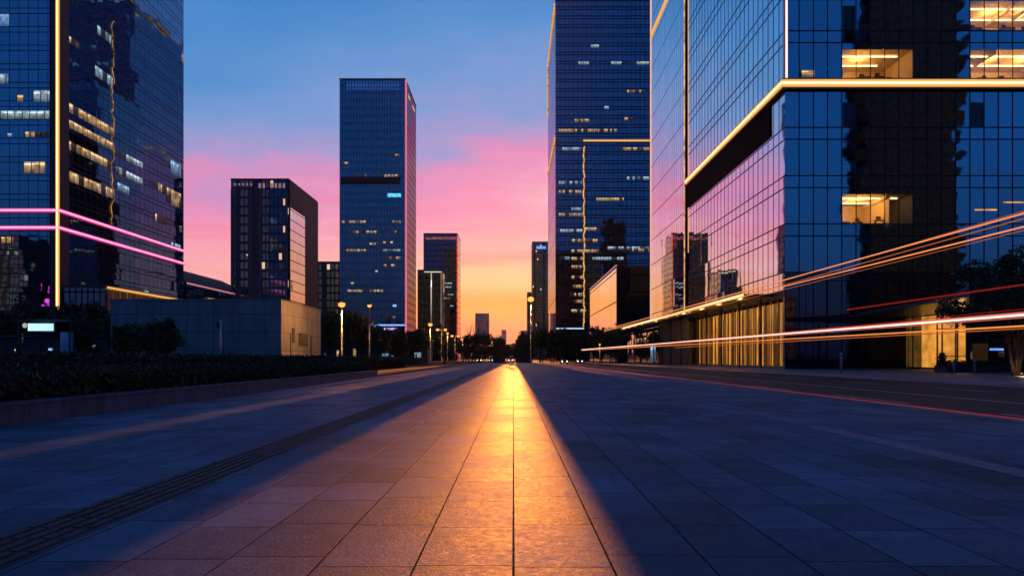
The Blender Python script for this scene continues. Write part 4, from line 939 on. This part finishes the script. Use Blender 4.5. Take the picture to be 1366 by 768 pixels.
for a_, b_, r_, m_, lab in (
    ((806, 440), (1440, 264), .026, M_st1, 'upper of the two bright amber light streaks slanting up across the office front'),
    ((806, 441.6), (1440, 284), .024, M_st1, 'lower of the two bright amber light streaks slanting up across the office front'),
    ((830, 437), (1440, 260), .010, M_st6, 'hair thin faint streak topmost of the ones slanting over the office front'),
    ((860, 432), (1440, 289), .010, M_st6, 'hair thin faint streak below the two amber ones on the office front'),
    ((800, 465.3), (1440, 418), .014, M_st5, 'thin rose streak just under the brightest whitish one'),
    ((840, 463.0), (1440, 405), .010, M_st4, 'faint red streak highest of the low group over the road'),
    ((960, 404), (1440, 271), .012, M_st6, 'faint amber light streak between the two bright slanting ones'),
    ((776, 466.3), (1440, 414), .034, M_st2, 'brightest whitish light streak low over the road'),
    ((800, 464.6), (1440, 410.5), .026, M_st5, 'dim rose light streak hugging the upper side of the whitish one'),
    ((776, 467.2), (1440, 430.5), .024, M_st3, 'orange light streak a little under the whitish one'),
    ((900, 463.5), (1440, 434), .014, M_st6, 'faint amber light streak lowest over the road'),
    ((1130, 413), (1440, 369), .014, M_st4, 'short faint red light streak crossing the entrance canopy')):
    streak(at(*a_), at(*b_), r_, m_, lab)
def red_edge():
    b = MB(); b.tube([(10.22, y, .035) for y in (3, 40, 90, 150)], .015, 6); return b.build('light_streak', glow('red_edge', (1, .07, .05), .28))
tag(red_edge(), 'thin red light line running along the kerb between plaza and road', 'light streak', 'light streaks over the road')

# ---------------------------------------------------------------- parked cars far away with lights on
def car():
    root = thing('parked_car', 'distant dark car with lit headlights left of the sunlit gap', 'car', (0, 0, 0), 'distant cars at the end of the plaza')
    b = MB(); b.box(-.88, .88, 0, 4.3, .35, .85, .12); b.build('body', plain('car_paint', (.05, .05, .06), .3, .4), root)
    b = MB(); v_ = [(-.78, 1.1, .85), (.78, 1.1, .85), (.78, 3.9, .85), (-.78, 3.9, .85)]; w_ = [(-.62, 1.8, 1.42), (.62, 1.8, 1.42), (.62, 3.3, 1.42), (-.62, 3.3, 1.42)]
    b.face(w_); [b.face([v_[i], v_[(i + 1) % 4], w_[(i + 1) % 4], w_[i]]) for i in range(4)]; b.build('cabin', M_steel, root)
    for x in (-.8, .8):
        for y in (.8, 3.4): b = MB(); b.tube([(x - .1, y, .33), (x + .1, y, .33)], .33, 12); b.build('wheel', M_darkwall, root)
    for x in (-.62, .62): b = MB(); b.ball((x, -.02, .66), .13, 1, .4, 1, 1); b.build('headlight', glow('headlight', (1, .92, .8), 9) if 'headlight' not in bpy.data.materials else bpy.data.materials['headlight'], root)
    return root
c0 = car(); c0.location = (-8.2, 246, 0)
for x, y, lab in ((-12.5, 249, 'distant dark car with lit headlights farthest left on the horizon'), (-1.1, 262, 'distant dark car with lit headlights inside the sunlit gap'), (18.5, 190, 'dark car with lit headlights on the far road'), (13.2, 176, 'dark car with lit headlights on the near lane of the far road')):
    dup(c0, (x, y, 0 if x < 10 else -.13), label=lab)

# ---------------------------------------------------------------- haze
USE_HAZE = True
if USE_HAZE:
    b = MB(); b.box(-3200, 3200, -150, 8000, -1.2, 235)
    hz = struct(b.build('haze', None) if False else None or b.build('haze', M_roof), 'stuff')
    m = bpy.data.materials.new('haze_air'); m.use_nodes = True; m.node_tree.nodes.clear(); k = NT(m.node_tree)
    o_ = k.new('ShaderNodeOutputMaterial'); pv = k.new('ShaderNodeVolumePrincipled'); pv.inputs['Color'].default_value = (.6, .65, .95, 1); pv.inputs['Density'].default_value = .000025; pv.inputs['Anisotropy'].default_value = .4
    k.put(o_.inputs['Volume'], pv.outputs[0]); hz.data.materials.clear(); hz.data.materials.append(m)

# ---------------------------------------------------------------- render settings
sc.render.engine = 'CYCLES'
sc.cycles.use_denoising = True
try: sc.cycles.denoiser = 'OPENIMAGEDENOISE'
except Exception: pass
sc.cycles.max_bounces = 6; sc.cycles.diffuse_bounces = 2; sc.cycles.glossy_bounces = 4; sc.cycles.transmission_bounces = 3; sc.cycles.volume_bounces = 0; sc.cycles.transparent_max_bounces = 6
sc.cycles.caustics_reflective = False; sc.cycles.caustics_refractive = False; sc.cycles.sample_clamp_indirect = 4
sc.view_settings.view_transform = 'Standard'; sc.view_settings.look = 'None'; sc.view_settings.gamma = 1; sc.view_settings.exposure = math.log2(EX)
sc.view_settings.use_curve_mapping = False
